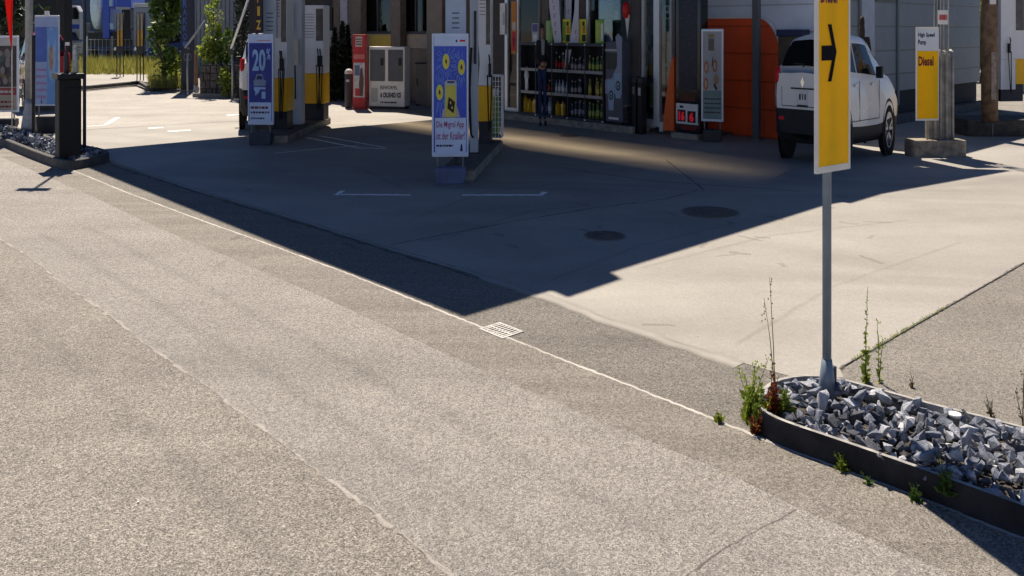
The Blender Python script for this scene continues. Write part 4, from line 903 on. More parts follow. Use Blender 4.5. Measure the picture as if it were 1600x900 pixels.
MB().box(-a, -a*.93, 0, .02, Zk(188.5), Zk(42)).box(a*.93, a, 0, .02, Zk(188.5), Zk(42)).box(-a*.93, a*.93, 0, .02, Zk(188.5), Zk(185.5)).box(-a*.93, a*.93, 0, .02, Zk(45), Zk(42)).build('frame', trl, t); MB().box(-a*.93, a*.93, .002, .018, Zk(185.5), Zk(79.5)).build('panel', yelt, t); MB().box(-a*.93, a*.93, .002, .018, Zk(79.5), Zk(45)).build('panel', palet, t); MB().tube([(Wk(1451), .03, 0), (Wk(1451), .03, Zk(60))], .011, 10).build('pole', galv, t, 0, True)
for tx_, c_, q_ in (('High Speed', navy, (1434, 1461, 59.5, 51)), ('Pump', navy, (1434, 1447, 72, 62)), ('Diesel', darkred, (1434.5, 1459, 103, 88))): MB(c_).text(tx_, Wk(q_[0]), Wk(q_[1]), Zk(q_[2]), Zk(q_[3]), -.001, .03).build('print', None, t)

# right hand plinth, brown column
Yr = F*H/(214-HZ); xl = wx(1513, Yr); t = T('pump_plinth', 'dark concrete plinth under the brown column and right pump', 'plinth', xl, Yr, 0, 0)
MB().box(0, 1.4, .0, .75, 0, .26).build('kerb', mat('dark_plinth2', (.05, .047, .045), .85, var=.4, scale=10, bump=.4), t, .02); MB().box(.36, .375, -.012, -.001, .02, .25).build('joint', midgrey, t)
t, a = column('wooden_column', 'weathered brown column with a pale worn patch beside the right pump', 1541, 1565, 193, wood, 0, 4.4, .26, None, True)
MB().box(-a*.35, a*.3, -.006, -.001, .35, 1.05).build('worn_patch', mat('worn_patch', (.26, .22, .19), .8, var=.4, scale=14), t)
MB(offwhite).box(-a*.6, a*.2, -.02, -.001, wz(10, 13.5)-.26, wz(-25, 13.5)-.26).build('number_plate', None, t, .004)
for o in [q for q in bpy.data.objects if q.name.startswith('fuel_pump') and q.get('label', '').startswith('tall white')]: o.location.z = .26

# ================================================================== cars (true sizes first, then brought to the scene's plan scale)
KX = .45
ST = [  # x, sill half-width, side half-width, underside z, cladding top z, belt z, belt half-width, roof z, roof half-width
 (.00, .70, .77, .36, .66, 1.08, .73, 1.10, .58), (.04, .80, .84, .30, .68, 1.15, .78, 1.17, .61), (.13, .85, .878, .25, .69, 1.165, .805, 1.215, .62), (.30, .87, .885, .23, .64, 1.13, .82, 1.36, .615),
 (.46, .88, .89, .22, .55, 1.12, .83, 1.50, .60), (.75, .88, .89, .22, .47, 1.10, .83, 1.555, .585), (1.3, .88, .89, .22, .44, 1.06, .83, 1.58, .58), (2.0, .88, .89, .22, .43, 1.03, .83, 1.57, .58), (2.45, .88, .89, .22, .43, 1.01, .83, 1.51, .575),
 (2.8, .88, .89, .22, .44, 1.0, .83, 1.34, .62), (3.15, .88, .89, .22, .47, .99, .82, 1.09, .72), (3.5, .88, .89, .22, .5, .95, .81, 1.03, .70), (3.85, .84, .86, .24, .5, .86, .77, .93, .64), (4.03, .72, .76, .29, .5, .72, .68, .76, .54), (4.12, .60, .63, .36, .47, .58, .57, .60, .42)]
def st_at(x):
    for i in range(len(ST)-1):
        if ST[i][0] <= x <= ST[i+1][0]+1e-6: break
    p0 = ST[max(i-1, 0)]; p1 = ST[i]; p2 = ST[i+1]; p3 = ST[min(i+2, len(ST)-1)]; f = (x-p1[0])/(p2[0]-p1[0]); o = [x]
    for k in range(1, 9):
        d = p2[0]-p1[0]; m1 = (p2[k]-p0[k])/max(1e-6, p2[0]-p0[0])*d; m2 = (p3[k]-p1[k])/max(1e-6, p3[0]-p1[0])*d
        s1 = p2[k]-p1[k]
        if s1 == 0: m1 = m2 = 0
        else:
            m1 = max(min(m1/s1, 2.5), 0)*s1; m2 = max(min(m2/s1, 2.5), 0)*s1
        o.append((2*f**3-3*f*f+1)*p1[k]+(f**3-2*f*f+f)*m1+(-2*f**3+3*f*f)*p2[k]+(f**3-f*f)*m2)
    return o
def upper(s):
    x, ws, wm, zb, zc, zl, wl, zr, wr = s; h = zr-zl
    return [(wm, zc), (wm+.012, zc+(zl-zc)*.3), (wm, zc+(zl-zc)*.62), (wl+.01, zl-.02), (wl-.015, zl+.012 if h > .06 else zl+h*.2), (wl+(wr-wl)*.5-.0, zl+h*.5), (wr+.05, zl+h*.80), (wr-.02, zl+h*.95), (wr*.6, zr), (0, zr+.012)]
def lower(s):
    x, ws, wm, zb, zc, zl, wl, zr, wr = s
    return [(0, zb), (ws*.88, zb), (ws, zb+.09), (ws+.008, (zb+zc)/2+.05), (wm+.004, zc)]
def loft(xs, fn, cap=True):
    mb = MB(); rings = []
    for x in xs:
        h = fn(st_at(x)); full = [(x, -y, z) for y, z in h]+[(x, y, z) for y, z in h[::-1][(1 if h[-1][0] == 0 else 0):]]
        rings.append(full)
    n = len(rings[0]); vs = [p for r_ in rings for p in r_]
    fs = [(i*n+j, i*n+j+1, (i+1)*n+j+1, (i+1)*n+j) for i in range(len(xs)-1) for j in range(n-1)]
    if cap: fs += [list(range(n)), list(range((len(xs)-1)*n, len(xs)*n))[::-1]]
    return mb.add(vs, fs)
def lower_loft(xs):
    mb = MB(); rings = []
    for x in xs:
        h = lower(st_at(x)); rings.append([(x, y, z) for y, z in h[::-1]]+[(x, -y, z) for y, z in h[1:]])
    n = len(rings[0]); vs = [p for r_ in rings for p in r_]
    fs = [(i*n+j, (i+1)*n+j, (i+1)*n+j+1, i*n+j+1) for i in range(len(xs)-1) for j in range(n-1)]+[list(range(n))[::-1], list(range((len(xs)-1)*n, len(xs)*n))]
    return mb.add(vs, fs)
def car(label, x, y, rz, paint, rear_black=True, roofm=None):
    t = T('parked_car', label, 'car', x, y, .006, rz)
    xs = sorted(set([round(4.12*i/48, 4) for i in range(49)]+[0, 4.12])); K = lambda v: ((v.x-2.06)*KX, v.y*KX, v.z)
    body = loft(xs, upper).xf(K).build('body', paint, t, 0, True); lower_loft(xs).xf(K).build('cladding', mat('car_cladding', (.018, .018, .02), .55, var=.15), t, 0, True)
    def side(x_, f, s):  # point on the window band
        u_ = upper(st_at(x_)); a, b, c = Vector(u_[4]), Vector(u_[5]), Vector(u_[6]); q = a.lerp(b, f*2) if f < .5 else b.lerp(c, f*2-1)
        return (x_, s*(q.x+.008), q.y+.003)
    for s in (1, -1):
        for x0, x1, x2, x3 in ((.62, .72, 1.40, 1.40), (1.47, 1.47, 2.62, 2.30)):
            mb = MB(); nx, nz = 8, 5; vs = []
            for j in range(nz+1):
                f = .06+.90*j/nz; xa = x0+(x1-x0)*j/nz; xb = x2+(x3-x2)*j/nz
                vs += [side(xa+(xb-xa)*i/nx, f, s) for i in range(nx+1)]
            fs = [(j*(nx+1)+i, j*(nx+1)+i+1, (j+1)*(nx+1)+i+1, (j+1)*(nx+1)+i) for j in range(nz) for i in range(nx)]
            if s > 0: fs = [f[::-1] for f in fs]
            mb.add(vs, fs).xf(K).build('side_window', carglass, t, 0, True)
    def strip(x0, x1, name, ofx, ofz, wf):
        mb = MB(); vs = []; nx, ny = 8, 10
        for i in range(nx+1):
            x_ = x0+(x1-x0)*i/nx; u_ = upper(st_at(x_)); prof = [(-a, b) for a, b in u_[5:]]+[(a, b) for a, b in u_[5:-1][::-1]]
            ww = u_[5][0]*wf
            for j in range(ny+1):
                yy = -ww+2*ww*j/ny
                for (a0, b0_), (a1, b1_) in zip(prof[:-1], prof[1:]):
                    if a0-1e-6 <= yy <= a1+1e-6: zz_ = b0_+(b1_-b0_)*(yy-a0)/max(1e-6, a1-a0); break
                vs.append((x_+ofx, yy, zz_+ofz))
        fs = [(i*(ny+1)+j, i*(ny+1)+j+1, (i+1)*(ny+1)+j+1, (i+1)*(ny+1)+j)[::-1] for i in range(nx) for j in range(ny)]
        mb.add(vs, fs).xf(K).build(name, carglass, t, 0, True)
    strip(.045, .44, 'rear_window', -.012, .012, .93); strip(2.5, 3.1, 'windscreen', .01, .012, .93)
    for s in (1, -1):
        MB(lampred).lathe([(.0, -1), (.5, -.87), (.87, -.5), (1, 0), (.87, .5), (.5, .87), (0, 1)], 16).xf(lambda v: Vector((.09+v.x*.11, s*(.765+v.y*.115), 1.05+v.z*.13))).xf(K).build('tail_light', None, t, 0, True)
        MB(mat('lamp_clear', (.7, .7, .72), .1)).plate([(0, 0), (.3, .04), (.28, .14), (.05, .12)], -.03, .03).xf(lambda v: Vector((3.72+v.x*.8, s*(.80-(v.x)*.28+v.y), v.z+.70))).xf(K).build('headlight', None, t, .004)
        MB(black).box(-.04, .07, -.10, .10, .0, .15).xf(lambda v: Vector((2.42+v.x, s*(.99+v.y*.9), v.z+1.02))).xf(K).build('mirror', None, t, .008)
        for hx in (1.25, 2.25): MB().box(hx-.1, hx+.1, s*.905-.014, s*.905+.014, .93, .965).xf(K).build('door_handle', paint, t, .003)
        mb = MB(mat('door_gap', (.05, .05, .05), .7))
        for gx_ in (1.435, 2.62): mb.box(gx_-.006, gx_+.006, s*.897-.006, s*.897+.006, .5, 1.0)
        mb.box(.9, 2.62, s*.897-.006, s*.897+.006, .505, .515); mb.xf(K).build('door_gap', None, t)
        for wx_ in (.65, 3.25):
            mb = MB(black); mb.add([(wx_+rr_*math.cos(a), s*yy_, .345+rr_*math.sin(a)) for rr_, yy_ in ((.30, .885), (.345, .893), (.385, .905), (.40, .893)) for a in [2*math.pi*i/28 for i in range(28)]], [(k_*28+i, k_*28+(i+1) % 28, (k_+1)*28+(i+1) % 28, (k_+1)*28+i) for k_ in range(3) for i in range(28)])
            mb.xf(K).build('wheel_arch', None, t)
            wo = bpy.data.objects.new('wheel', None); COL.objects.link(wo); wo.parent = t
            prof = [(.0, .70), (.28, .70), (.325, .715), (.335, .76), (.335, .86), (.32, .905), (.27, .915), (.235, .905), (.22, .87), (.0, .87)]
            k = len(prof); n = 28; vs = [(wx_+r_*math.cos(2*math.pi*j/n), s*yy, .335+r_*math.sin(2*math.pi*j/n)) for r_, yy in prof for j in range(n)]
            ty = MB().add(vs, [(i*n+j, i*n+(j+1) % n, (i+1)*n+(j+1) % n, (i+1)*n+j)[::s] for i in range(k-1) for j in range(n)]).xf(K).build('tyre', rubber, t, 0, True)
            mb = MB(alu)
            for q in range(5):
                a = 2*math.pi*q/5+.3; ca, sa = math.cos(a), math.sin(a)
                for e in (-.22, .22):
                    c2, s2 = math.cos(a+e), math.sin(a+e); dx, dz = -sa*.018, ca*.018
                    p0 = (wx_+ca*.04, .335+sa*.04); p1 = (wx_+c2*.228, .335+s2*.228)
                    mb.add([(p0[0]-dx, s*.885, p0[1]-dz), (p0[0]+dx, s*.885, p0[1]+dz), (p1[0]+dx, s*.900, p1[1]+dz), (p1[0]-dx, s*.900, p1[1]-dz)], [(0, 1, 2, 3)])
            n = 24; mb.add([(wx_+rr_*math.cos(2*math.pi*j/n), s*.902, .335+rr_*math.sin(2*math.pi*j/n)) for rr_ in (.212, .236) for j in range(n)], [(j, (j+1) % n, n+(j+1) % n, n+j) for j in range(n)])
            rim = mb.xf(K).build('rim', None, t)
            ty.parent = wo; rim.parent = wo
    mb = MB(mat('door_gap', (.05, .05, .05), .7))
    for s in (1, -1): mb.box(-.004, .05, s*.62-.006, s*.62+.006, .70, .93)
    mb.box(-.004, .03, -.62, .62, .69, .70).xf(K).build('tailgate_gap', None, t)
    MB(black).box(.03, .08, -.02, .02, 1.18, 1.22).box(.06, .10, -.02, .3, 1.21, 1.225).xf(K).build('wiper', None, t)
    MB(lampred).box(-.004, .03, -.72, -.55, .52, .56).box(-.004, .03, .55, .72, .52, .56).xf(K).build('reflector', None, t)
    MB(offwhite).box(-.028, -.012, -.15, .15, .72, .89).xf(K).build('number_plate', None, t, .003)
    MB(darkgrey).box(-.032, -.029, -.11, -.07, .78, .85).box(-.032, -.029, -.03, .0, .78, .85).box(-.032, -.029, .04, .09, .78, .85).box(-.034, -.012, -.15, .15, .69, .716).box(-.02, -.0, -.34, .34, .905, .925).xf(K).build('plate_marks', None, t)
    MB(chrome).plate([(-.055, 0), (0, -.07), (.055, 0), (0, .07)], -.006, .006).xf(lambda v: Vector((-.012+v.y, v.x, v.z+.99))).xf(K).build('badge', None, t)
    return t
# near white car: front right wheel at (1382,243), rear left wheel at (1230,248)
FR = Vector((wx(1384, 10.95), 10.95)); th_ = R(42); fw = Vector((math.cos(th_), math.sin(th_))); rt = Vector((math.sin(th_), -math.cos(th_)))
ctr = FR-fw*(3.25-2.06)*KX-rt*.80*KX
car('white hatchback parked behind the yellow arrow sign', ctr.x, ctr.y, th_, paint_w)
p3 = gp(70, 172); car('red car parked behind the light blue poster on the left', p3[0]-.28, p3[1]+.35, R(128), paint_r)
p3 = gp(412, 205); car('silver car half hidden behind the discount poster', -4.25, 14.5, R(106), paint_s)
# ================================================================== people (skinned figures)
def skin(name, joints, edges, parent, M, root, scale, sub=2):
    me = bpy.data.meshes.new(name); me.from_pydata([j[0] for j in joints], edges, [])
    o = bpy.data.objects.new(name, me); COL.objects.link(o)
    md = o.modifiers.new('s', 'SKIN'); md.use_smooth_shade = True
    lay = me.skin_vertices[0] if me.skin_vertices else None
    if lay is None:
        bm = bmesh.new(); bm.from_mesh(me); bm.verts.layers.skin.verify(); bm.to_mesh(me); bm.free(); lay = me.skin_vertices[0]
    for i, j in enumerate(joints):
        r_ = j[1]; lay.data[i].radius = r_ if isinstance(r_, tuple) else (r_, r_); lay.data[i].use_root = (i == root)
    ss = o.modifiers.new('u', 'SUBSURF'); ss.levels = sub; ss.render_levels = sub
    dg = bpy.context.evaluated_depsgraph_get(); dg.update()
    m2 = bpy.data.meshes.new_from_object(o.evaluated_get(dg)); bpy.data.objects.remove(o)
    for v in m2.vertices: v.co.x *= scale; v.co.y *= scale
    for p in m2.polygons: p.use_smooth = True
    m2.materials.clear(); m2.materials.append(M)
    o = bpy.data.objects.new(name, m2); COL.objects.link(o); o.parent = parent
    return o
def person(label, x, y, z, rz, jacketM, trouserM, shirtM, hairM, ks=.45, hands_front=True, ht=1.72):
    t = T('person', label, 'person', x, y, z, rz); s = ht/1.72; sk_ = mat('skin_tone', (.36, .2, .13), .5, var=.08)
    J = {}; L = []
    def j(n, p, r_): J[n] = len(L); L.append((tuple(Vector(p)*s), r_ if isinstance(r_, tuple) else r_))
    j('pel', (0, 0, .96), (.13, .10)); j('waist', (0, 0, 1.1), (.12, .09)); j('chest', (0, 0, 1.3), (.15, .105)); j('neck0', (0, .0, 1.45), .06); j('neck', (0, -.01, 1.52), .05); j('head', (0, -.03, 1.62), (.075, .09)); j('top', (0, -.02, 1.69), (.06, .075))
    E = [('pel', 'waist'), ('waist', 'chest'), ('chest', 'neck0'), ('neck0', 'neck'), ('neck', 'head'), ('head', 'top')]
    for q, sd_ in (('r', -1), ('l', 1)):
        j('sh'+q, (sd_*.19, 0, 1.41), .062)
        if hands_front: j('el'+q, (sd_*.25, -.06, 1.14), .045); j('wr'+q, (sd_*.10, -.27, 1.06), .03); j('ha'+q, (sd_*.06, -.32, 1.06), .035)
        else: j('el'+q, (sd_*.25, .02, 1.12), .045); j('wr'+q, (sd_*.25, -.03, .88), .03); j('ha'+q, (sd_*.25, -.05, .80), .035)
        j('hip'+q, (sd_*.09, 0, .9), .09); j('kn'+q, (sd_*.10+.02, -.02, .5), .06); j('an'+q, (sd_*.10+.02, .02, .09), .042); j('to'+q, (sd_*.11+.03, -.13, .04), .036)
        E += [('chest', 'sh'+q), ('sh'+q, 'el'+q), ('el'+q, 'wr'+q), ('wr'+q, 'ha'+q), ('pel', 'hip'+q), ('hip'+q, 'kn'+q), ('kn'+q, 'an'+q), ('an'+q, 'to'+q)]
        if hands_front:
            for k in range(4): j('f%d%s' % (k, q), (sd_*(.03-.02), -.36+.006*k, 1.085-.02*k), .009); E.append(('ha'+q, 'f%d%s' % (k, q)))
            j('th'+q, (sd_*.03, -.33, 1.11), .01); E.append(('ha'+q, 'th'+q))
    body = skin('body', L, [(J[a], J[b]) for a, b in E], t, sk_, 0, ks)
    def sub(name, ns, es, M, grow, root):
        idx = {n: i for i, n in enumerate(ns)}; jj = []
        for n in ns:
            p, r_ = L[J[n]]; r_ = r_ if isinstance(r_, tuple) else (r_, r_); jj.append((p, (r_[0]+grow, r_[1]+grow)))
        return skin(name, jj, [(idx[a], idx[b]) for a, b in es], t, M, idx[root], ks)
    sub('jacket', ['pel', 'waist', 'chest', 'neck0', 'shr', 'elr', 'wrr', 'shl', 'ell', 'wrl'], [('pel', 'waist'), ('waist', 'chest'), ('chest', 'neck0'), ('chest', 'shr'), ('shr', 'elr'), ('elr', 'wrr'), ('chest', 'shl'), ('shl', 'ell'), ('ell', 'wrl')], jacketM, .022, 'chest')
    sub('trousers', ['pel', 'hipr', 'knr', 'anr', 'hipl', 'knl', 'anl'], [('pel', 'hipr'), ('hipr', 'knr'), ('knr', 'anr'), ('pel', 'hipl'), ('hipl', 'knl'), ('knl', 'anl')], trouserM, .014, 'pel')
    for sd_ in (-1, 1): MB().lathe([(.03, 0), (.055, .01), (.055, .05), (.04, .09)], 12, (0, 0, 0), .8, 2.2).xf(lambda v: Vector(((v.x+sd_*.105+.02)*ks, (v.y-.05)*ks, v.z+.002))).build('shoe', black, t, 0, True)
    # face and hair
    hz = 1.63*s
    MB().lathe([(.0, .115), (.05, .11), (.085, .07), (.093, .02), (.088, -.02), (.06, -.08), (.03, -.10)], 16).xf(lambda v: Vector((v.x*ks*.92, (v.y*1.08+(.025 if v.y > -.03 or v.z > .05 else .06))*ks, v.z+hz+.01))).build('hair', hairM, t, 0, True)
    MB(sk_).lathe([(.0, -.02), (.02, -.015), (.012, .02), (.0, .03)], 8).xf(lambda v: Vector((v.x*ks*.8, (v.y-.125)*ks, v.z+hz-.01))).build('nose', None, t, 0, True)
    mb = MB(black)
    for sd_ in (-1, 1): mb.lathe([(.0, -.008), (.012, 0), (.0, .008)], 8).xf(lambda v: v)
    mb = MB(black).box(-.045, -.02, -.128, -.118, .01, .02).box(.02, .045, -.128, -.118, .01, .02).m(mat('lips', (.25, .09, .08), .5)).box(-.022, .022, -.128, -.116, -.062, -.052)
    mb.xf(lambda v: Vector((v.x*ks, v.y*ks, v.z+hz))).build('face', None, t)
    if shirtM:
        MB().plate([(-.05, 1.22*s), (.05, 1.22*s), (.07, 1.47*s), (.03, 1.49*s), (-.03, 1.49*s), (-.07, 1.47*s)], -.152, -.12).xf(lambda v: Vector((v.x*ks, v.y*ks, v.z))).build('shirt_front', shirtM, t)
    return t
xp, yp = gp(847, 197); kd = mat('jacket_dark', (.022, .02, .024), .8, var=.2)
person('person in a dark jacket and blue jeans standing before the bottle rack with hands joined', xp, yp, .002, R(12), kd, mat('jeans', (.02, .035, .10), .8, var=.25), mat('shirt_grey', (.3, .32, .33), .7), mat('hair_dark', (.025, .018, .014), .7), .42, True, 1.70)
p2 = person('person in black seen beyond the windscreen of the parked white car', wx(1347, 12.1), 12.1, .002, R(150), kd, kd, None, mat('hair_dark', (.01, .01, .01), .7), .42, False, 1.80)
MB(MATS['hair_dark']).lathe([(.0, 1.40), (.09, 1.43), (.085, 1.52), (.09, 1.62), (.07, 1.72), (.0, 1.78)], 10, (0, .03, 0)).xf(lambda v: Vector((v.x*.45, v.y*.45, v.z))).build('ponytail', None, p2, 0, True)

# ================================================================== foliage helpers
leaf_mid = mat_leaf('leaf_mid', (.03, .075, .012), (.11, .19, .03), (.28, .33, .08), .4)
leaf_bright = mat_leaf('leaf_bright', (.14, .21, .025), (.30, .38, .05), (.52, .50, .11), .62)
leaf_dark = mat_leaf('leaf_dark', (.006, .012, .007), (.018, .035, .014), (.03, .05, .02), .1)
leaf_far = mat_leaf('leaf_far', (.012, .022, .012), (.03, .055, .02), (.055, .085, .03), .2)
leaf_grass = mat_leaf('leaf_grass', (.16, .18, .03), (.34, .32, .08), (.52, .44, .16), .5)
leaf_red = mat_leaf('leaf_red', (.12, .03, .01), (.26, .07, .02), (.35, .2, .03), .4)
bark = mat('bark', (.07, .05, .035), .9, var=.4, scale=12, bump=.5)
def leaves(mb, n, pos, size, r, up=.3):
    for i in range(n):
        p = Vector(pos(r)); d = Vector((r.gauss(0, 1), r.gauss(0, 1), r.gauss(0, 1)+up)).normalized(); e = d.orthogonal().normalized(); e.rotate(Quaternion(d, r.uniform(0, 6.28)))
        s = size*r.uniform(.6, 1.4); q = d*s; k = e*s*.38
        mb.add([p-q, p-q*.1+k, p+q, p-q*.1-k], [(0, 1, 2, 3)])
    return mb
def plantlike(name, label, cat, x, y, z, h, rx, n, size, M, seed, shape='oval', ry=None, trunk=.04, group=None, stem_h=.15):
    t = T(name, label, cat, x, y, z, 0, group); r = random.Random(seed); ry = ry or rx
    cl = [(r.uniform(-.7, .7), r.uniform(-.7, .7), r.uniform(.12, .95), r.uniform(.25, .5)) for _ in range(26)]
    def pos(r):
        while True:
            if shape == 'cone':
                f = r.random()**1.15; a = r.uniform(0, 6.283); rad = (math.sin(min(1, (1-f)*1.7)*1.57))*(r.random()**.35); w_ = 1+.15*math.sin(f*31+a*2)
                return (rx*rad*math.cos(a)*w_, ry*rad*math.sin(a)*w_, h*(.03+.97*f))
            c = r.choice(cl); q = Vector((r.gauss(0, 1), r.gauss(0, 1), r.gauss(0, 1))).normalized()*c[3]*r.random()**.4
            p = Vector((c[0]*(1-.5*abs(c[2]-.45)), c[1]*(1-.5*abs(c[2]-.45)), c[2]))+Vector((q.x, q.y, q.z*.35))
            if p.z > .02: return (p.x*rx, p.y*ry, p.z*h)
    leaves(MB(), n, pos, size, r).build('crown', M, t)
    mb = MB(); mb.tube([(0, 0, 0), (rx*.1, 0, h*.3), (0, ry*.05, h*.75)], trunk, 7, trunk*.3)
    for k in range(6):
        a = r.uniform(0, 6.28); z0 = h*r.uniform(.15, .55); mb.tube([(0, 0, z0), (rx*.6*math.cos(a), ry*.6*math.sin(a), z0+h*r.uniform(.1, .3))], trunk*.5, 5, trunk*.15)
    mb.build('trunk', bark, t)
    return t

# ================================================================== stone bed in front
def bed_outline(front, back, nose, z): return [Vector(gp(*p, z)) for p in front], [Vector(gp(*p, z)) for p in back]
HK = .10
fr = [(1186, 640), (1204, 652), (1233, 664), (1302, 687), (1400, 721), (1500, 757), (1600, 793), (1800, 866), (2000, 940)]
bk = [(1182, 622), (1196, 600), (1225, 589), (1265, 585), (1314, 591), (1380, 609), (1447, 628), (1520, 646), (1600, 667), (1800, 720), (2000, 773)]
frw = [Vector(gp(*p, HK)) for p in fr]; bkw = [Vector(gp(*p, HK)) for p in bk]
loop = frw[::-1]+bkw                                     # from far right along the front, round the nose, back along the rear
def offset(pl, d):
    o = []
    for i, p in enumerate(pl):
        a = pl[max(0, i-1)]; b = pl[min(len(pl)-1, i+1)]; n = (b-a).normalized(); o.append(p+Vector((n.y, -n.x))*d)
    return o
def smooth(pl, k=2):
    for _ in range(k):
        o = [pl[0]]
        for a, b in zip(pl[:-1], pl[1:]): o += [a.lerp(b, .25), a.lerp(b, .75)]
        pl = o+[pl[-1]]
    return pl
loop = smooth(loop, 1); inner = offset(loop, .024)
# keep whichever side is inside
cen = sum(loop, Vector((0, 0)))/len(loop)
if (Vector(gp(1420, 690, HK))-offset(loop, .045)[len(loop)//4]).length > (Vector(gp(1420, 690, HK))-offset(loop, -.045)[len(loop)//4]).length: inner = offset(loop, -.024)
def kerb_ring(name, label, loop, inner, h, M, lab_cat='kerb', top=None):
    c = sum(loop, Vector((0, 0)))/len(loop); vs = []
    for a, b in zip(loop, inner):
        e = (b-a)*.14
        vs += [(a.x-c.x, a.y-c.y, 0), (a.x-c.x+e.x*.3, a.y-c.y+e.y*.3, h-.008), (a.x+e.x-c.x, a.y+e.y-c.y, h), (b.x-e.x-c.x, b.y-e.y-c.y, h), (b.x-c.x, b.y-c.y, h-.01), (b.x-c.x, b.y-c.y, 0)]
    n = len(loop); fs = [(i*6+j, i*6+(j+1), (i+1)*6+(j+1), (i+1)*6+j) for i in range(n-1) for j in range(5)]
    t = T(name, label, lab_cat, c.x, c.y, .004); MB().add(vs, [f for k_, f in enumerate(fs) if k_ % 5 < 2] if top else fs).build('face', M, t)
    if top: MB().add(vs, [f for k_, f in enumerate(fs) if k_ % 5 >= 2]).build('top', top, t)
    return t
kerb_ring('bed_kerb', 'low kerb round the bed of blue grey stones under the yellow arrow sign', loop, inner, HK, mat('kerb_face_shaded', (.028, .028, .031), .85, var=.5, scale=9, bump=.5, bscale=60, spec=.15), 'kerb', mat('kerb_top_sunlit', (.30, .295, .285), .8, var=.35, scale=20, bump=.4, bscale=80))  # front face's shade and dirt painted near black, sunlit top painted pale
S(MB().sheet([(p.x, p.y) for p in inner], .045).build('bed_soil', mat('bed_soil', (.05, .046, .042), .95, var=.5, scale=25, bump=.6)))
def inside(p, poly):
    c = False; n = len(poly)
    for i in range(n):
        a, b = poly[i], poly[i-1]
        if (a.y > p.y) != (b.y > p.y) and p.x < (b.x-a.x)*(p.y-a.y)/(b.y-a.y)+a.x: c = not c
    return c
def rockmesh(seed, M):
    r = random.Random(seed); bm = bmesh.new(); e = (r.uniform(.7, 1.2), r.uniform(.6, 1.0), r.uniform(.7, 1.25))
    for i in range(r.choice([7, 8, 9, 11])):
        d = Vector((r.gauss(0, 1), r.gauss(0, 1), r.gauss(0, 1))).normalized()*r.uniform(.8, 1.1); bm.verts.new((d.x*e[0], d.y*e[1], d.z*e[2]))
    g = bmesh.ops.convex_hull(bm, input=bm.verts); bmesh.ops.delete(bm, geom=[v for v in bm.verts if not v.link_faces], context='VERTS')
    bmesh.ops.bevel(bm, geom=bm.edges[:], offset=.025, segments=1, affect='EDGES')
    me = bpy.data.meshes.new('crushed_stone'); bm.to_mesh(me); bm.free(); me.materials.append(M); return me
stm = [mat('stone_blue', (.185, .208, .262), .75, var=.5, scale=2.2, bump=.7, bscale=9), mat('stone_pale', (.44, .46, .51), .75, var=.35, scale=2.2, bump=.7, bscale=9), mat('stone_deep', (.075, .083, .105), .75, var=.4, scale=2.2, bump=.7, bscale=9)]
rocks = [rockmesh(i, stm[[0, 1, 0, 2, 1, 0, 0, 2][i % 8]]) for i in range(18)]
r = random.Random(77)
def drop(pos, s, z, name='crushed_stone'):
    o = bpy.data.objects.new(name, r.choice(rocks)); COL.objects.link(o); o.location = (pos.x, pos.y, z); o.scale = (s*r.uniform(.7, 1.1), s*r.uniform(.7, 1.1), s*r.uniform(.9, 1.7)); o.rotation_euler = (r.uniform(0, 6), r.uniform(0, 6), r.uniform(0, 6))
    return tag(o, 'angular blue grey crushed stone lying in the kerbed bed', 'stone', 'crushed stones in the kerbed bed')
inn2 = inner; cand = []
for i in range(6000):
    px, py = r.uniform(1175, 1660), r.uniform(575, 830); p = Vector(gp(px, py, .1))
    if inside(p, inn2): cand.append(p)
placed = []; lower_ = []
bare = Vector(gp(1388, 650, .07))
for p in cand:
    s = r.uniform(.018, .037)
    if ((p-bare).length < .065) or (p-Vector((xs, Ys))).length < .03: continue
    if all((p-q).length > (s+t_)*.66 for q, t_ in placed) and len(placed) < 298: placed.append((p, s))
tops = 0
for p, s in placed:
    edge = min((p-q).length for q in inn2)
    drop(p, s, .055+s*.6+min(.045, max(0, edge-.02)*.45)+r.uniform(0, .022))
mb = MB(); mbs = [MB(), MB(), MB()]
k = 0
for i in range(2200):
    px, py = r.uniform(1175, 1900), r.uniform(575, 900); p = Vector(gp(px, py, .08))
    if not inside(p, inn2) or (p-bare).length < .05: continue
    me = r.choice(rocks); s = r.uniform(.012, .024); rot = Matrix.Rotation(r.uniform(0, 6), 3, Vector((r.random(), r.random(), r.random()+.1)).normalized())
    edge = min((p-q).length for q in inn2); z = .05+min(.02, edge*.2)+(.02 if px > 1660 else 0); s = s*1.5 if px > 1660 else s
    mb_ = mbs[k % 3]; k += 1
    mb_.add([rot @ Vector((v.co.x*s, v.co.y*s, v.co.z*s*1.2))+Vector((p.x, p.y, z)) for v in me.vertices], [list(f.vertices) for f in me.polygons])
allm = MB()
for M, b_ in zip(stm, mbs): allm.m(M).add(b_.v, b_.f)
tag(allm.build('gravel'), 'small crushed gravel filling the kerbed bed between the larger stones', 'gravel', None, 'stuff')
pc_ = Vector(gp(1492, 668, .1)); t = T('plastic_cup', 'small pale plastic cup lying among the stones', 'cup', pc_.x, pc_.y, .09)
MB().lathe([(.016, 0), (.02, .06), (.022, .062)], 14).build('body', mat('cup_grey', (.25, .25, .24), .4), t, 0, True); MB().lathe([(.0225, .055), (.024, .06), (.0225, .065)], 14).build('rim', offwhite, t, 0, True)

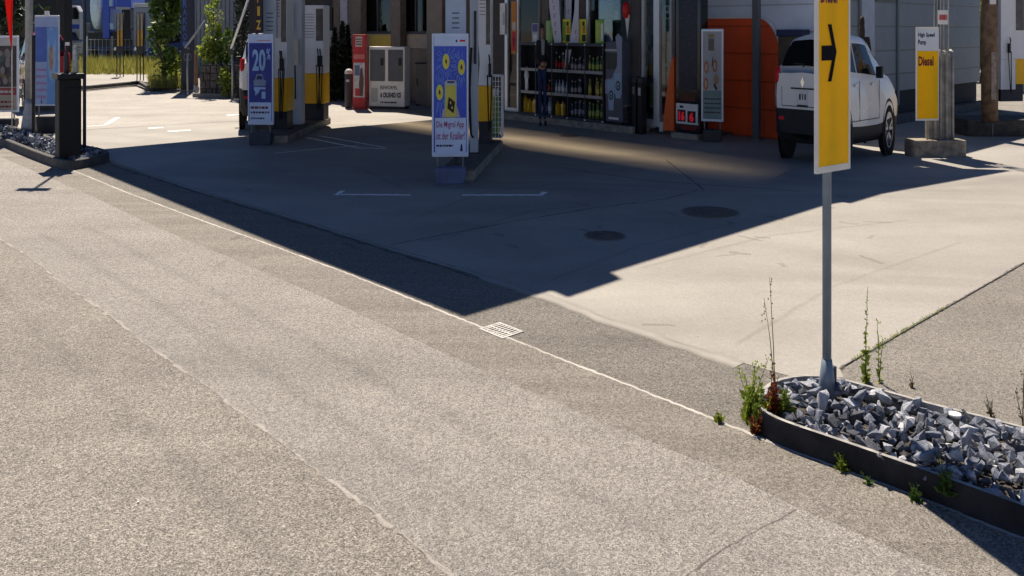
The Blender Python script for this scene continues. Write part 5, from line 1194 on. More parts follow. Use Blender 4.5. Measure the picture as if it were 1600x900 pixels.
# weeds
def weed(label, px, py, z, h, M, seed, n=5, spread=.03, leafy=14, lsize=.018, seeds=False, cat='weed', lean=0):
    x, y = gp(px, py, z); t = T('weed_plant', label, cat, x, y, z-.01); r = random.Random(seed); st = MB(); lf = MB()
    for k in range(n):
        a = r.uniform(0, 6.28); d = r.uniform(.2, 1)*spread; hh = h*r.uniform(.55, 1) if k else h
        pts = [(0+.2*d*math.cos(a), .2*d*math.sin(a), 0)]+[(d*math.cos(a)*(i/6)**1.4+lean*(i/6)**1.5+r.uniform(-.003, .003), d*math.sin(a)*(i/6)**1.4, hh*i/6) for i in range(1, 7)]
        st.tube(pts, .0028, 4, .0009)
        for q in range(leafy):
            f = r.random()**1.2*.95; i = min(5, int(f*6)); p = Vector(pts[i]).lerp(Vector(pts[i+1]), f*6-i); e = Vector((r.gauss(0, 1), r.gauss(0, 1), .9)).normalized(); s = lsize*(1.15-f)*r.uniform(.6, 1.3); w_ = e.orthogonal().normalized()*s*.26
            lf.add([p, p+e*s*.5+w_, p+e*s, p+e*s*.5-w_], [(0, 1, 2, 3)])
        if seeds:
            for q in range(7): p = Vector(pts[-1])+Vector((r.uniform(-.012, .012), r.uniform(-.012, .012), -r.uniform(0, .25)*hh)); lf.add([p, p+Vector((.003, 0, .006)), p+Vector((0, 0, .012)), p+Vector((-.003, 0, .006))], [(0, 1, 2, 3)])
    st.build('stem', M, t); lf.build('leaves', M, t); return t
stem_dry = mat_leaf('stem_dry', (.10, .09, .03), (.2, .16, .06), None, .3)
weed('tall thin dry stalk with sparse seeds left of the yellow sign', 1212, 640, .06, .56, stem_dry, 1, 2, .02, 8, .022, True, lean=-.035)
weed('bushy green weed at the rounded end of the stone bed', 1172, 655, .01, .28, leaf_bright, 2, 11, .08, 20, .045, True)
weed('reddish brown weed among the stones beside the kerb end', 1208, 650, .07, .20, leaf_red, 3, 9, .04, 26, .045)
weed('yellow green weed growing against the kerb end', 1190, 672, .005, .20, leaf_bright, 4, 14, .06, 26, .045)
weed('dark red weed at the foot of the kerb end', 1182, 678, .005, .12, leaf_red, 14, 7, .05, 18, .03)
weed('green leafy weed inside the kerb beside the first stones', 1226, 652, .07, .15, leaf_bright, 5, 9, .035, 22, .045)
weed('tall feathery green horseweed behind the stone bed', 1353, 597, .0, .46, leaf_bright, 6, 2, .012, 90, .03, False)
weed('shorter thin weed to the right of the feathery horseweed', 1374, 598, .0, .30, leaf_bright, 7, 3, .03, 18, .024, True)
weed('small dry weed at the concrete edge behind the stones', 1425, 606, .0, .07, stem_dry, 8, 3, .02, 10, .02)
weed('small green tuft growing in the gutter crack', 1124, 658, .01, .06, leaf_bright, 9, 7, .035, 10, .026)
weed('green tuft at the foot of the long kerb', 1316, 735, .005, .08, leaf_bright, 10, 8, .035, 12, .03)
weed('tiny green sprout below the kerb middle', 1357, 757, .005, .05, leaf_mid, 11, 6, .03, 10, .02)
weed('low dark weed where the sign shadow crosses the kerb', 1432, 782, .005, .07, leaf_mid, 12, 7, .035, 12, .028)
weed('dark grassy tuft in the shade at the right kerb', 1478, 770, .06, .14, leaf_mid, 13, 8, .05, 12, .03)
weed('thin dry stalk at the right edge of the picture', 1598, 668, .0, .26, stem_dry, 15, 3, .05, 8, .02, True)
weed('small dry grass tuft behind the rear kerb', 1548, 650, .0, .10, stem_dry, 16, 6, .03, 4, .02)
mb = MB(); r = random.Random(31)
for a, b in zip(W_([(1335, 563), (1380, 537), (1430, 508), (1475, 483)])[:-1], W_([(1335, 563), (1380, 537), (1430, 508), (1475, 483)])[1:]):
    for i in range(70):
        f = r.random(); p = Vector((*Vector(a).lerp(Vector(b), f), .005)); p.x += r.gauss(0, .007); p.y += r.gauss(0, .007); e = Vector((r.gauss(0, .6), r.gauss(0, .6), 1)).normalized()*r.uniform(.006, .022); w_ = Vector((.002, 0, 0)); mb.add([p-w_, p+w_, p+e], [(0, 1, 2)])
tag(mb.build('moss', leaf_bright), 'moss and short grass along the edge of the concrete slab', 'moss', None, 'stuff')

# ================================================================== left cluster
lo = [(-160, 206), (-60, 214), (0, 221), (40, 238), (80, 253), (104, 260), (140, 254), (172, 246), (168, 240), (140, 234), (100, 226), (60, 212), (0, 197), (-160, 180)]
lw = smooth([Vector(gp(*p, .06)) for p in lo], 1); li = offset(lw, .07); c_ = Vector(gp(90, 240, .06))
if (c_-li[len(li)//3]).length > (c_-lw[len(lw)//3]).length: li = offset(lw, -.07)
kerb_ring('bed_kerb', 'dark kerb round the small gravel bed at the left behind the road', lw, li, .11, darkkerb)
S(MB().sheet([(p.x, p.y) for p in li], .05).build('bed_soil', MATS['bed_soil']))
mbs = [MB(), MB(), MB()]; r = random.Random(5); k = 0
for i in range(1500):
    p = Vector(gp(r.uniform(-60, 175), r.uniform(196, 262), .08))
    if not inside(p, li): continue
    me = r.choice(rocks); s = r.uniform(.025, .05); rot = Matrix.Rotation(r.uniform(0, 6), 3, Vector((r.random(), r.random(), r.random()+.1)).normalized()); b_ = mbs[k % 3]; k += 1
    b_.add([rot @ Vector((v.co.x*s, v.co.y*s, v.co.z*s*1.2))+Vector((p.x, p.y, .07+r.uniform(0, .05))) for v in me.vertices], [list(f.vertices) for f in me.polygons])
allm = MB()
for M, b_ in zip(stm, mbs): allm.m(M).add(b_.v, b_.f)
tag(allm.build('gravel'), 'blue grey gravel filling the small bed at the left around the posts', 'gravel', None, 'stuff')
# black pedestal bin
Yb = F*(H-.08)/(250-HZ); x = wx(110, Yb); k = Yb/F; t = T('service_bin', 'black square service bin with a projecting top slab in the left gravel bed', 'bin', x, Yb, .06, R(40))
h = wz(124, Yb)-.06; a = 16*k
MB().box(-a, a, 0, .22, 0, h).build('body', mat('bin_black', (.012, .012, .013), .6, var=.3), t, .012); MB().box(-a*1.2, a*1.2, -.04, .28, h+.001, h+.07).build('top_slab', black, t, .01)
MB().box(-a*.55, a*.9, -.012, -.001, .08, h-.1).build('front_panel', mat('bin_panel', (.008, .008, .009), .5, var=.3), t, .004); MB().box(-a*1.3, a*1.3, -.06, .3, -.02, .03).build('foot', darkkerb, t, .01)
t = T('plastic_jar', 'clear grey plastic jar standing on the black service bin', 'jar', wx(118, Yb+.1), Yb+.1, .06+h+.072); MB().lathe([(.03, 0), (.032, .02), (.032, .24), (.022, .28), (.024, .30)], 14).build('body', mat('jar_grey', (.42, .44, .42), .2, var=.35, scale=20), t, 0, True); MB().lathe([(.025, .301), (.025, .33)], 12).build('lid', ltgrey, t)
t = T('spray_bottle', 'small dark spray bottle beside the clear jar', 'bottle', wx(104, Yb+.12), Yb+.12, .06+h+.072); MB().lathe([(.028, 0), (.03, .02), (.03, .2), (.012, .27), (.012, .33)], 12).build('body', darkgrey, t, 0, True); MB().box(-.012, .035, -.01, .01, .33, .37).build('trigger', offwhite, t)
# posts
def post(name, label, px, base, w_px, M, h, z=.06, parts=None, rz=0, square=False, cat='post'):
    Y = F*(H-z)/(base-HZ); t = T(name, label, cat, wx(px, Y), Y, z, rz); a = w_px*Y/F/2
    if square: MB().box(-a, a, -a, a, 0, h).build('shaft', M, t, .006)
    else: MB().tube([(0, 0, 0), (0, 0, h)], a, 14).build('shaft', M, t, 0, True)
    if parts: parts(t, a)
    return t
def pole_parts(t, a): MB().box(-.17, .17, -.01, .01, 4.02, 4.28).build('sign_plate', alu, t, .004); MB().lathe([(a*2, 0), (a*2, .03)], 12).build('base_plate', galv, t)
post('sign_pole', 'thin dark blue pole standing right of the black service bin', 132, 236, 5, mat('pole_bluegrey', (.04, .055, .085), .45, .2), 4.35, .06, pole_parts)
def lamp_parts(t, a): MB().lathe([(a*2.1, 0), (a*2, .1), (a*1.15, .42), (a*1.1, .5)], 16).build('base_cone', galv, t, 0, True); MB().tube([(0, 0, 4.9), (-.2, -.1, 5.1), (-.8, -.5, 5.15)], a*.6, 8).build('arm', galv, t); MB().box(-1.2, -.7, -.65, -.4, 5.1, 5.2).build('lamp_head', galv, t, .02)
post('lamp_post', 'pale galvanised lamp post with a flared base in the left gravel bed', 45.5, 206, 11, galv, 4.95, .06, lamp_parts, cat='lamp post')
def black_parts(t, a): MB().box(-a*1.4, a*1.4, -a*1.4, a*1.4, 0, .03).build('base_plate', black, t)
post('black_post', 'square black post rising behind the black service bin', 98, 150, 13, black, 4.6, .06, black_parts, 0, True)
post('thin_post', 'short dark stake between the lamp post and light blue poster', 52.5, 213, 4, black, 1.5, .06, lambda t, a: MB().box(-.04, .04, -.02, .02, 0, .02).build('base_plate', black, t), 0, True)
# light blue poster
def hull_print(mb, a, z0, z1):
    W = lambda px: (px-73.5)/18.5*a; Z = lambda py: z1-(py-24)/(164-24)*(z1-z0); y = -.0148
    mb.m(mat('poster_pale', (.32, .44, .72), .4, var=.08)).box(W(56), W(91), y-.001, y, Z(162), Z(27)); y -= .002
    mb.m(mat('poster_mid', (.09, .17, .55), .4, var=.1)).box(W(56), W(74), y-.001, y, Z(96), Z(42)); mb.m(skyblue).plate([(W(74.5), Z(162)), (W(91), Z(162)), (W(91), Z(42)), (W(74.5), Z(42))], y-.001, y)
    lens = [(W(81.5+6.5*math.sin(q)*1.0), Z(84-41*math.cos(q))) for q in [2*math.pi*i/24 for i in range(24)]]
    mb.m(mat('poster_ice', (.30, .48, .72), .4)).plate(lens, y-.0025, y-.0015); mb.m(mat('poster_peach', (.42, .28, .22), .5, var=.4, scale=20)).plate([(W(81+3.2*math.sin(q)), Z(90-20*math.cos(q))) for q in [2*math.pi*i/14 for i in range(14)]], y-.004, y-.003)
    mb.m(skyblue).plate([(W(81.5+4.6*math.sin(q)), Z(60-14*math.cos(q))) for q in [2*math.pi*i/14 for i in range(14)]], y-.004, y-.003)
    mb.m(mat('poster_rose', (.42, .25, .5), .5)).lines(W(58), W(74), Z(154), Z(102), 5, y-.003, random.Random(9), .35); mb.m(navy).plate([(W(65), Z(160)), (W(66.5), Z(160)), (W(66), Z(150))], y-.003, y-.002)
t = poster_stand('light blue poster stand with an oval picture in the left gravel bed', 55, 92, 24, 165, 208, R(2), hull_print, darkgrey)
MB(white).box(-.03, .03, -.02, .02, wz(25, t.location.y), wz(17, t.location.y)).build('clip', None, t)
def fruit_print(mb, a, z0, z1):
    y = -.0148; h = z1-z0; mb.m(ltgrey).box(-a*.9, a*.9, y-.001, y, z1-h*.12, z1-.05)
    mb.m(mat('collage_dark', (.05, .045, .05), .4, var=.5, scale=14)).box(-a*.9, a*.9, y-.001, y, z0+h*.33, z1-h*.13); y -= .002; rr_ = random.Random(3)
    for i in range(16): mb.m(rr_.choice([mat('collage_a', (.10, .08, .14), .5), mat('collage_b', (.16, .12, .08), .5), mat('collage_c', (.06, .10, .10), .5), mat('collage_d', (.2, .2, .2), .5)])).disc(rr_.uniform(-.7, .7)*a, z0+h*rr_.uniform(.38, .82), a*.16, h*.05, y-.0012*i/3, 8, .001)
    mb.m(mat('band_red', (.25, .06, .06), .5)).box(-a*.9, a*.9, y-.001, y, z0+h*.22, z0+h*.32); mb.m(mat('band_pale', (.34, .31, .27), .5)).box(-a*.9, a*.9, y-.001, y, z0+.03, z0+h*.21)
    mb.m(darkred).lines(-a*.7, a*.7, z0+.06, z0+h*.17, 2, y-.002, random.Random(3), .4); mb.m(ltgrey).lines(-a*.7, a*.7, z0+h*.24, z0+h*.3, 1, y-.002, random.Random(5), .5)
t = poster_stand('dark picture poster in a pale frame at the left edge behind the red flag', -18, 28, 56, 175, 202, R(4), fruit_print, darkgrey)
t.children[0].data.materials[0] = ltgrey
Yf = 12.9; t = T('pennant_flag', 'narrow red pennant flag pointing down at the left edge', 'flag', wx(17.5, Yf), Yf, .06); k = Yf/F
poly = [((px-17.5)*k, wz(py, Yf)-.06) for px, py in ((18, 78), (19, 40), (20, 0), (24, -120), (0, -120), (6, -10), (10, 20), (14, 55))]
MB().plate(poly[::-1], .0, .008).build('cloth', mat('flag_cloth', (.80, .03, .015), .6, var=.08, trans=.5), t); MB().tube([(0, .02, 0), (0, .02, 4.5)], .009, 8).build('pole', offwhite, t, 0, True)

# ================================================================== background on the left
pv = W_([(60, 139), (135, 139.5), (215, 131.5), (232, 134), (242, 128), (242, 119), (135, 116), (40, 114)]); S(MB().prism(pv[::-1], 0, .10).build('pavement', m_conc))
ribbon(W_([(40, 143), (135, 143), (215, 135), (232, 142), (285, 138)]), .10, .05, 'kerb', darkkerb)
mb = MB(); kx = [(40, 141), (135, 141.5), (216, 133.5), (232, 143), (286, 138)]
for a, b in zip(W_(kx)[:-1], W_(kx)[1:]):
    a = Vector(a); b = Vector(b); n = Vector((-(b-a).y, (b-a).x)).normalized()*.12; mb.prism([tuple(a), tuple(b), tuple(b+n), tuple(a+n)], 0, .115)
S(mb.build('kerb', darkkerb))
S(MB().prism(W_([(232, 141), (286, 136.5), (286, 122), (242, 119), (232, 128)])[::-1], 0, .09).build('lawn', mat('lawn_soil', (.06, .09, .02), .95, var=.4)))
S(MB().sheet(W_([(-600, 116.5), (60, 117), (290, 118), (290, 90), (-600, 90)])[::-1], .02).build('lawn', MATS['lawn_soil']))
mb = MB(); r = random.Random(12)
for i in range(9000):
    px = r.uniform(60, 290) if r.random() < .8 else r.uniform(-100, 60); Y = r.uniform(28.5, 33.5); p = Vector((wx(px, Y), Y, .02)); h = r.uniform(.25, .72); a = r.uniform(0, 6.28); w_ = .014; d = Vector((r.gauss(0, .12), r.gauss(0, .12), h))
    mb.add([p+Vector((w_*math.cos(a), w_*math.sin(a), 0)), p-Vector((w_*math.cos(a), w_*math.sin(a), 0)), p+d], [(0, 1, 2)])
for i in range(2600):
    p_ = gp(r.uniform(233, 286), r.uniform(121, 138), .09); p = Vector((*p_, .09)); h = r.uniform(.08, .4); a = r.uniform(0, 6.28); w_ = .012; d = Vector((r.gauss(0, .08), r.gauss(0, .08), h))
    mb.add([p+Vector((w_*math.cos(a), w_*math.sin(a), 0)), p-Vector((w_*math.cos(a), w_*math.sin(a), 0)), p+d], [(0, 1, 2)])
tag(mb.build('grass', leaf_grass), 'tall yellow green grass on the verge behind the exit road', 'grass', None, 'stuff')
plantlike('leafy_shrub', 'large upright green shrub on the lawn corner by the exit road', 'shrub', *gp(256, 134, .09), .09, 3.3, .55, 2600, .085, leaf_mid, 3, 'oval', .5, .05)
plantlike('leafy_shrub', 'small bright green bush at the foot of the dark blue pillar', 'shrub', *gp(275, 134, .09), .09, 1.0, .26, 420, .07, leaf_bright, 4, 'oval', .22, .02)
def sleeve(label, px, base):
    Y = F*H/(base-HZ); k = Y/F; t = T('barrier_sign', label, 'sign', wx(px, Y), Y, 0, R(3)); z0, z1 = wz(72, Y), wz(21, Y)
    for dx in (-5.2, -.2, 4.8): MB().tube([(dx*k, .02, 0), (dx*k, .02, z1+.04)], .016, 8).build('post', black, t, 0, True)
    for dx in (-3.0, 2.2): MB(mat('slat_grey', (.33, .30, .24), .5, var=.2)).box((dx-1.6)*k, (dx+1.6)*k, 0, .015, z0+(z1-z0)*.5, z1).m(mat('slat_orange', (.50, .30, .06), .5, var=.15)).box((dx-1.6)*k, (dx+1.6)*k, 0, .015, z0, z0+(z1-z0)*.5).build('slat', None, t)
    MB().box(-5.5*k, 5.2*k, -.01, .05, z0-.22, z0-.01).build('clamp', darkgrey, t, .006); MB().lathe([(0, -.05), (.05, 0), (.0, .06)], 10, (-7.5*k, 0, z0-.1)).build('reflector', white, t, 0, True)
sleeve('left one of two slatted orange and grey post signs on the pavement', 187.5, 125); sleeve('right one of two slatted orange and grey post signs beside the shrub', 219, 131)
# blue tank lorry
Yt = 36.0; k = Yt/F; t = T('tank_lorry', 'dark blue lorry with a pale tank parked beyond the grass', 'lorry', wx(170, Yt), Yt, 0, 0); q = lambda px: wx(px, Yt)-wx(170, Yt); zf = lambda py: wz(py, Yt); lb = mat('lorry_blue', (.04, .09, .55), .35, var=.15, coat=.3)
mb = MB(mat('tank_pale', (.75, .85, .92), .35, .2, var=.15)); xc = (q(139)+q(158))/2; rx_ = (q(158)-q(139))/2; zc = zf(8); rz_ = zf(8)-zf(46)
vs = []; prof = [(0, .01), (.0, .5), (.03, .8), (.10, 1), (1.5, 1), (1.6, .8), (1.63, .01)]
n = 20
for yy, f in prof:
    for j in range(n): vs.append((xc+rx_*f*math.cos(2*math.pi*j/n), yy, zc+rz_*f*math.sin(2*math.pi*j/n)))
mb.add(vs, [(i*n+j, i*n+(j+1) % n, (i+1)*n+(j+1) % n, (i+1)*n+j) for i in range(len(prof)-1) for j in range(n)]); mb.build('tank', None, t, 0, True)
MB().box(q(160), q(171), .0, 1.2, zf(60), 3.4).build('body_panel', lb, t, .03); MB().box(q(134), q(205), .15, 1.5, zf(72), zf(50)).build('chassis', darkgrey, t, .02); MB().box(q(183), q(206), -.1, 1.3, zf(13), 3.6).build('cab', lb, t, .04); MB().box(q(183), q(206), -.1, 1.3, zf(62), zf(46)).build('bumper', mat('bumper_dark', (.02, .022, .045), .5), t, .03)
MB().box(q(192), q(205), -.1, 1.3, zf(45), zf(14)).build('grille', black, t, .02); MB().box(q(184), q(205), -.13, -.101, zf(15), zf(11)).build('chrome_strip', ltgrey, t)
mb = MB(mat('mirror_pale', (.45, .6, .8), .3)); mb.box(q(172), q(177), -.1, .05, zf(10), 3.2).box(q(173), q(179), -.1, .05, zf(46), zf(36)); mb.build('mirror', None, t, .02)
for px in (145, 172, 198):
    vs = [(q(px)+.17*f*math.cos(2*math.pi*j/18), yy, .42+.40*f*math.sin(2*math.pi*j/18)) for yy, f in ((-.02, .55), (-.02, 1), (.25, 1)) for j in range(18)]
    MB().add(vs, [(i*18+j, i*18+(j+1) % 18, (i+1)*18+(j+1) % 18, (i+1)*18+j) for i in range(2) for j in range(18)]+[list(range(18))]).build('wheel', rubber, t)
Yv = 34.5; k = Yv/F; t = T('white_trailer', 'pale grey box trailer with a white roof rail behind the orange signs', 'trailer', wx(230, Yv), Yv, 0); q = lambda px: wx(px, Yv)-wx(230, Yv); zf = lambda py: wz(py, Yv)
MB().box(q(209), q(288), 0, 1.0, zf(80), zf(12)).build('box_body', mat('trailer_grey', (.42, .46, .56), .4, var=.12), t, .02); MB().box(q(208), q(289), -.03, 1.03, zf(11.5), zf(5)).build('roof_rail', white, t, .01); MB().box(q(214), q(227), -.02, -.001, zf(78), zf(20)).build('door', mat('trailer_dark', (.04, .05, .09), .4), t)
for px in (216, 250, 276):
    vs = [(q(px)+.16*f*math.cos(2*math.pi*j/18), yy, .36+.34*f*math.sin(2*math.pi*j/18)) for yy, f in ((.0, .55), (.0, 1), (.25, 1)) for j in range(18)]
    MB().add(vs, [(i*18+j, i*18+(j+1) % 18, (i+1)*18+(j+1) % 18, (i+1)*18+j) for i in range(2) for j in range(18)]+[list(range(18))]).build('wheel', rubber, t)
MB().box(q(210), q(288), .2, .8, zf(88), zf(80.5)).build('chassis', darkgrey, t)
t = T('white_van', 'white van front half hidden left of the thin pole', 'van', wx(118, 33), 33, 0); q = lambda px: wx(px, 33)-wx(118, 33); zf = lambda py: wz(py, 33)
MB().plate([(q(100), .35), (q(124), .35), (q(124), zf(18)), (q(119), zf(9)), (q(100), zf(9))], 0, .35).build('body', mat('van_white', (.55, .57, .62), .3, var=.1), t, .03); MB().plate([(q(109), zf(30)), (q(123), zf(30)), (q(123), zf(20)), (q(119), zf(12)), (q(109), zf(12))], -.01, -.001).build('side_window', carglass, t); MB().box(q(100), q(124), -.012, -.001, zf(45), zf(38)).build('stripe', lb, t)
for px in (105, 119):
    vs = [(q(px)+.15*f*math.cos(2*math.pi*j/18), yy, .33+.32*f*math.sin(2*math.pi*j/18)) for yy, f in ((-.015, .55), (-.015, 1), (.2, 1)) for j in range(18)]
    MB().add(vs, [(i*18+j, i*18+(j+1) % 18, (i+1)*18+(j+1) % 18, (i+1)*18+j) for i in range(2) for j in range(18)]+[list(range(18))]).build('wheel', rubber, t)
t = T('grey_cabinet', 'plain grey utility cabinet behind the jar on the service bin', 'cabinet', *gp(121, 103), 0); Yg = t.location.y; a = 11*Yg/F; MB().box(-a, a, 0, .5, .08, wz(36, Yg)).build('body', mat('utility_grey', (.13, .135, .13), .6, var=.15), t, .01); MB().box(-a-.02, a+.02, -.02, .52, 0, .08).build('footing', concrete_b, t); MB().box(-.01, .01, -.006, -.001, .15, wz(40, Yg)).build('door_joint', black, t)
t = T('wire_fence', 'grey wire fence with thin posts along the back of the grass verge', 'fence', wx(190, 33.9), 33.9, 0); q = lambda px: wx(px, 33.9)-wx(190, 33.9); mb = MB()
for px in range(58, 292, 6): mb.box(q(px)-.006, q(px)+.006, -.006, .006, .05, 1.25)
for z in (.1, .45, .8, 1.22): mb.box(q(58), q(292), -.007, .007, z-.008, z+.008)
mb.build('mesh', galv, t)
for px in range(58, 300, 39): MB().box(q(px)-.03, q(px)+.03, -.03, .03, 0, 1.35).build('post', galv, t)
car('small dark blue car parked beyond the shrub and the dark blue pillar', wx(268, 32.2), 32.2, R(165), mat('car_blue', (.03, .06, .22), .25, var=.05, coat=.8))
car('white car parked beyond the grass left of the tank lorry', wx(88, 33), 33, R(172), paint_w)
# dark blue totem
x, y = gp(292.5, 143); k = y/F; t = T('pillar_sign', 'dark blue pillar sign with vertical blue letters and a round emblem', 'sign', x, y, 0, R(4)); a = 9.6*k
MB().box(-a, a, 0, .12, .05, 4.2).build('panel', mat('totem_blue', (.028, .035, .06), .45, var=.12), t, .01); MB().box(-a*1.1, a*1.1, -.02, .14, 0, .05).build('footing', concrete_b, t)
mb = MB(); mat('totem_letter', (.05, .13, .42), .4); zt_ = lambda py: wz(py, y)
for s_, a0, b0_ in (('R', -1, 12), ('A', 14, 24), ('K', 27, 37), ('K', 39, 49), ('O', 52, 62), ('I', 65, 72)): MB(MATS['totem_letter']).text(s_, -a*.7, a*.0, zt_(b0_), zt_(a0), -.003, .02).build('letter', None, t)
em = mat('emblem_grey', (.16, .18, .22), .4)
for cx in (-.25, .35):
    for q_ in range(14): a0 = 2*math.pi*q_/14; a1 = 2*math.pi*(q_+1)/14; mb.m(em).plate([(a*cx+.05*math.cos(a1), zt_(89)+.10*math.sin(a1)), (a*cx+.036*math.cos(a1), zt_(89)+.075*math.sin(a1)), (a*cx+.036*math.cos(a0), zt_(89)+.075*math.sin(a0)), (a*cx+.05*math.cos(a0), zt_(89)+.10*math.sin(a0))], -.003, -.001)
mb.build('emblem', None, t)
# pale building, stone planter, plants, barrier
t = T('pale_building', 'light grey ribbed building behind the green planter', 'building', wx(345, 31), 31, 0); q = lambda px: wx(px, 31)-wx(345, 31)
MB().box(q(298), q(378), 0, 4, 0, 5).build('wall', mat('rib_wall', (.34, .36, .39), .6, var=.1), t); mb = MB()
for i in range(12): mb.box(q(300+i*6.5)-.012, q(300+i*6.5)+.012, -.03, -.001, 0, 5)
mb.build('rib', mat('rib_dark', (.22, .24, .27), .6), t); MB().box(q(296), q(380), -.1, 4.1, 5.001, 5.15).build('roof', darkgrey, t); MB().box(q(330), q(334), -.035, -.002, 0, 4.9).build('downpipe', midgrey, t)
x, y = gp(340, 152); k = y/F; t = T('stone_planter', 'rough dark stone planter wall beside the barrier', 'planter', x, y, 0, R(-8)); r = random.Random(6); mb = MB()
for row in range(4):
    xx = -30*k
    while xx < 32*k: w_ = r.uniform(.10, .2); mb.box(xx+.006, xx+w_-.006, r.uniform(-.03, 0), .4, .02+row*.19, .20+row*.19); xx += w_
mb.build('wall', mat('planter_stone', (.085, .08, .075), .9, var=.5, scale=10, bump=.5), t, .02); MB().box(-30*k, 30*k, .02, .6, 0, .76).build('soil', mat('planter_soil', (.05, .04, .03), .95), t); MB().box(-36*k, 34*k, -.16, -.04, 0, .1).build('kerb', kerbm, t)
plantlike('planter_plant', 'tall light green climbing plant in the stone planter', 'plant', wx(333, y+.4), y+.4, .76, 1.9, .22, 520, .06, leaf_bright, 5, 'oval', .2, .02)
plantlike('planter_plant', 'low mixed green plant with orange tips in the stone planter', 'plant', wx(325, y+.25), y+.25, .76, .6, .3, 420, .055, leaf_bright, 6, 'oval', .2, .02)
plantlike('planter_plant', 'bushy green plant at the right of the stone planter', 'plant', wx(354, y+.25), y+.25, .76, .9, .28, 520, .06, leaf_mid, 7, 'oval', .22, .02)
plantlike('planter_plant', 'pale flowering plant in the middle of the stone planter', 'plant', wx(345, y+.5), y+.5, .76, 1.35, .2, 360, .05, mat_leaf('leaf_pale', (.14, .2, .06), (.3, .34, .16), (.5, .5, .36), .4), 8, 'oval', .18, .02)
plantlike('leafy_shrub', 'small green bush hanging over the right end of the planter', 'shrub', wx(355, y-.3), y-.3, .0, .75, .22, 380, .05, leaf_bright, 9, 'oval', .2, .015)
def boom(label, p0, p1, Y, M, base):
    t = T('barrier_pole', label, 'barrier', wx(p0[0], Y), Y, 0); x0 = wx(p0[0], Y)
    MB().tube([(wx(p0[0], Y)-x0, 0, wz(p0[1], Y)), (wx(p1[0], Y)-x0, 0, wz(p1[1], Y))], .028, 8).build('boom', M, t, 0, True); MB().tube([(base, 0, 0), (base, 0, wz(p0[1], Y)+.03)], .022, 8).build('post', galv, t, 0, True)
    MB().box(base-.05, base+.05, -.05, .05, wz(p0[1], Y)-.14, wz(p0[1], Y)-.02).build('hinge', darkgrey, t, .01)
boom('grey barrier boom slanting up in front of the dark blue pillar', (289, 75), (324, 28), 20.6, mat('boom_grey', (.30, .32, .36), .4), .06); boom('white barrier boom slanting up beside the dark conifer', (361, 76), (392, -12), 19.6, white, .03)
x, y = gp(307, 147); t = T('wooden_stake', 'brown wooden stake with a pale ball at its foot', 'stake', x, y, 0); MB().tube([(0, 0, .2), (-.03, 0, 1.1)], .05, 8, .03).build('stake', mat('stake_brown', (.25, .14, .08), .8, var=.3), t); MB().lathe([(.0, 0), (.06, .04), (.075, .13), (.05, .22), (0, .25)], 12).build('ball', mat('ball_pale', (.4, .42, .45), .5, var=.4, scale=14), t, 0, True)
# conifers
def conifer(label, px, base, top, w_px, seed, Y=None, group=None):
    Y = Y or F*H/(base-HZ); return plantlike('cypress_tree', label, 'cypress', wx(px, Y), Y, 0, wz(top, Y), w_px*Y/F/2*1.15, 1500, .055, leaf_dark, seed, 'cone', None, .03, group)
conifer('tall dark cypress behind the white barrier boom', 378, 150, -75, 22, 21)
for i, (px, top, w_) in enumerate(((508, 40, 16), (523, 44, 15), (535, 34, 15), (543, 40, 13))):
    conifer(['cypress just right of the left island pump', 'cypress second from the left island pump', 'tallest cypress of the row before the bin', 'cypress at the right end of the row beside the slim bin'][i], px, 163, top, w_, 30+i, 19.0+.2*i, 'dark cypress row beside the shop')
for i, (px, top, w_) in enumerate(((420, 20, 22), (448, 10, 20), (466, 22, 20))): conifer(['dark cypress seen left of the first pump', 'dark cypress seen between the left island pumps', 'dark cypress seen beside the canopy column'][i], px, 150, top, w_, 40+i, 20.5+.3*i)
t = T('garden_wall', 'low pale wall behind the dark cypress row', 'wall', wx(500, 22), 22, 0); q = lambda px: wx(px, 22)-wx(500, 22); MB().box(q(430), q(562), 0, .2, 0, wz(52, 22)).build('masonry', mat('pale_wall', (.45, .46, .5), .7, var=.1), t); MB().box(q(429), q(563), -.03, .23, wz(52, 22)+.001, wz(48, 22)).build('coping', ltgrey, t)
t = T('lilac_banner', 'pale hanging banner behind the cypress row', 'banner', wx(537, 21.5), 21.5, 0); MB().box(-.09, .09, 0, .02, 1.7, 3.2).build('cloth', mat('banner_pale', (.5, .48, .58), .6), t); MB().tube([(0, .04, 0), (0, .04, 3.3)], .02, 8).build('pole', ltgrey, t)
t = T('brown_mast', 'slim brown timber post between the cypresses', 'post', wx(526, 20.2), 20.2, 0); MB().box(-.06, .06, -.06, .06, .02, 4.5).build('shaft', browncol, t); MB().box(-.09, .09, -.09, .09, 0, .02).build('base_plate', darkgrey, t)
# things seen through the rear windows and far backdrop of trees and sheds
def shed(label, px0, px1, Y, h, c, seed, dp=2):
    t = T('far_building', label, 'building', wx((px0+px1)/2, Y), Y, 0); a = (px1-px0)/2*Y/F; nm = 'shed_%d' % seed
    MB().box(-a, a, 0, dp, 0, h).build('wall', mat(nm, c, .7, var=.2), t); MB().box(-a-.1, a+.1, -.1, dp+.1, h+.001, h+.15).build('roof', darkgrey, t); r = random.Random(seed); n = max(2, int(a*2/1.2))
    for i in range(n):
        c0 = -a+2*a*(i+.5)/n; MB().box(c0-.3, c0+.3, -.02, -.001, 1.4, 2.5).build('window', carglass, t)
shed('dark shed behind the left posters and the red flag', -140, 62, 27, 6, (.03, .028, .03), 1)
shed('dark blue hall far behind the tank lorry', 100, 300, 44, 7, (.10, .12, .2), 2)
shed('brown house far behind the left pump island', 372, 500, 30, 6, (.06, .05, .045), 3)
shed('grey hall seen through the windows over the brown parapet', 495, 720, 34, 6, (.12, .125, .14), 4)
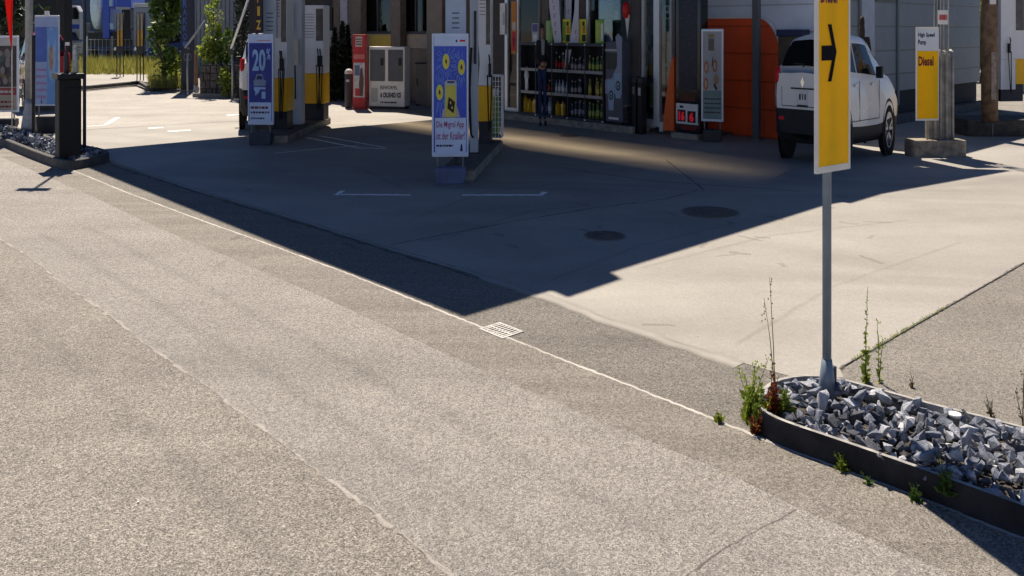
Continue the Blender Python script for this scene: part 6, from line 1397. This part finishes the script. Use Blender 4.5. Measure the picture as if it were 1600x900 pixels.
tl = [(20, 23.5, 3.2, 1.0), (600, 25, 3.6, 1.1), (640, 27, 3.9, 1.2), (580, 24, 3.0, .8), (1535, 26, 3.0, .9)]
tn = ['dark tree behind the red flag at the left edge', 'dark tree seen through the rear window right of the red stand', 'broad dark tree seen through the window by the taupe column', 'small dark tree seen through the window behind the red stand', 'tree in the narrow gap beside the brown column']
for i, (px, Y, h, rx) in enumerate(tl): plantlike('leafy_tree', tn[i], 'tree', wx(px, Y), Y, 0, h, rx, 1500, .13, leaf_far if i != 4 else leaf_bright, 60+i, 'oval', rx*.8, .09)
for i, (px, Y, h, rx) in enumerate(((1470, 40, 7, 2.0), (1550, 42, 8, 2.3), (1620, 40, 7, 2.2), (1700, 42, 8, 2.3), (1590, 24, 1.2, .7))):
    plantlike('leafy_tree', ['dark tree far behind the grey building corner', 'dark tree far behind the brown column', 'dark tree far behind the right hand pump', 'dark tree beyond the right edge of the pump', 'low sunlit bush beyond the right hand pump'][i], 'tree', wx(px, Y), Y, 0, h, rx, 2000, .22 if i < 4 else .1, leaf_far if i < 4 else leaf_bright, 80+i, 'oval', rx*.7, .12)
t = T('cream_wall', 'cream rendered wall at the right edge behind the pump', 'wall', wx(1610, 22), 22, 0); MB().box(-.9, 1.6, 0, .2, 0, wz(-60, 22)).build('masonry', mat('cream_render', (.5, .45, .33), .8, var=.08), t); MB().box(-.95, 1.65, -.03, .23, wz(-60, 22)+.001, wz(-60, 22)+.08).build('coping', ltgrey, t)

# unseen houses and trees added across the road for the light: they show in the glass and throw light back at the pumps
for i, (x0, x1, hh, c, lab) in enumerate(((-26, -9, 7.5, (.72, .70, .66), 'unseen long pale house added across the road from the filling station'), (-7, 4, 9.0, (.76, .75, .72), 'unseen tall white house added across the road from the filling station'), (7, 24, 7.0, (.70, .66, .58), 'unseen cream house added across the road from the filling station'))):
    t = T('added_house', lab, 'house', (x0+x1)/2, -27, 0); a = (x1-x0)/2
    MB().box(-a, a, -7, 0, 0, hh).build('wall', mat('added_house_wall_%d' % i, c, .8, var=.06), t); MB().box(-a-.3, a+.3, -7.3, .3, hh+.001, hh+.3).build('roof', mat('added_house_roof', (.12, .07, .05), .8), t)
    n = int(a*2/2.2)
    for k in range(n):
        for z in (1.0, 3.9, 6.6):
            if z+1.5 < hh: c0 = -a+2*a*(k+.5)/n; f = MB().box(c0-.5, c0+.5, .001, .05, z, z+1.4).build('window', ltgrey, t); MB().box(c0-.43, c0+.43, .051, .06, z+.07, z+1.33).build('pane', carglass, f)
first = None
for i in range(4):
    x, y = -20+i*13, -22
    if first is None: first = plantlike('added_street_tree', 'unseen leafy street tree in the row added across the road from the filling station', 'tree', x, y, 0, 5.0, 1.8, 900, .36, leaf_far, 101, 'oval', 1.6, .16, 'unseen street trees added across the road')  # tree row added out of view to cut low sky light
    else: o = copy_tree(first); o.location = (x, y, 0); o.rotation_euler.z = i*1.3
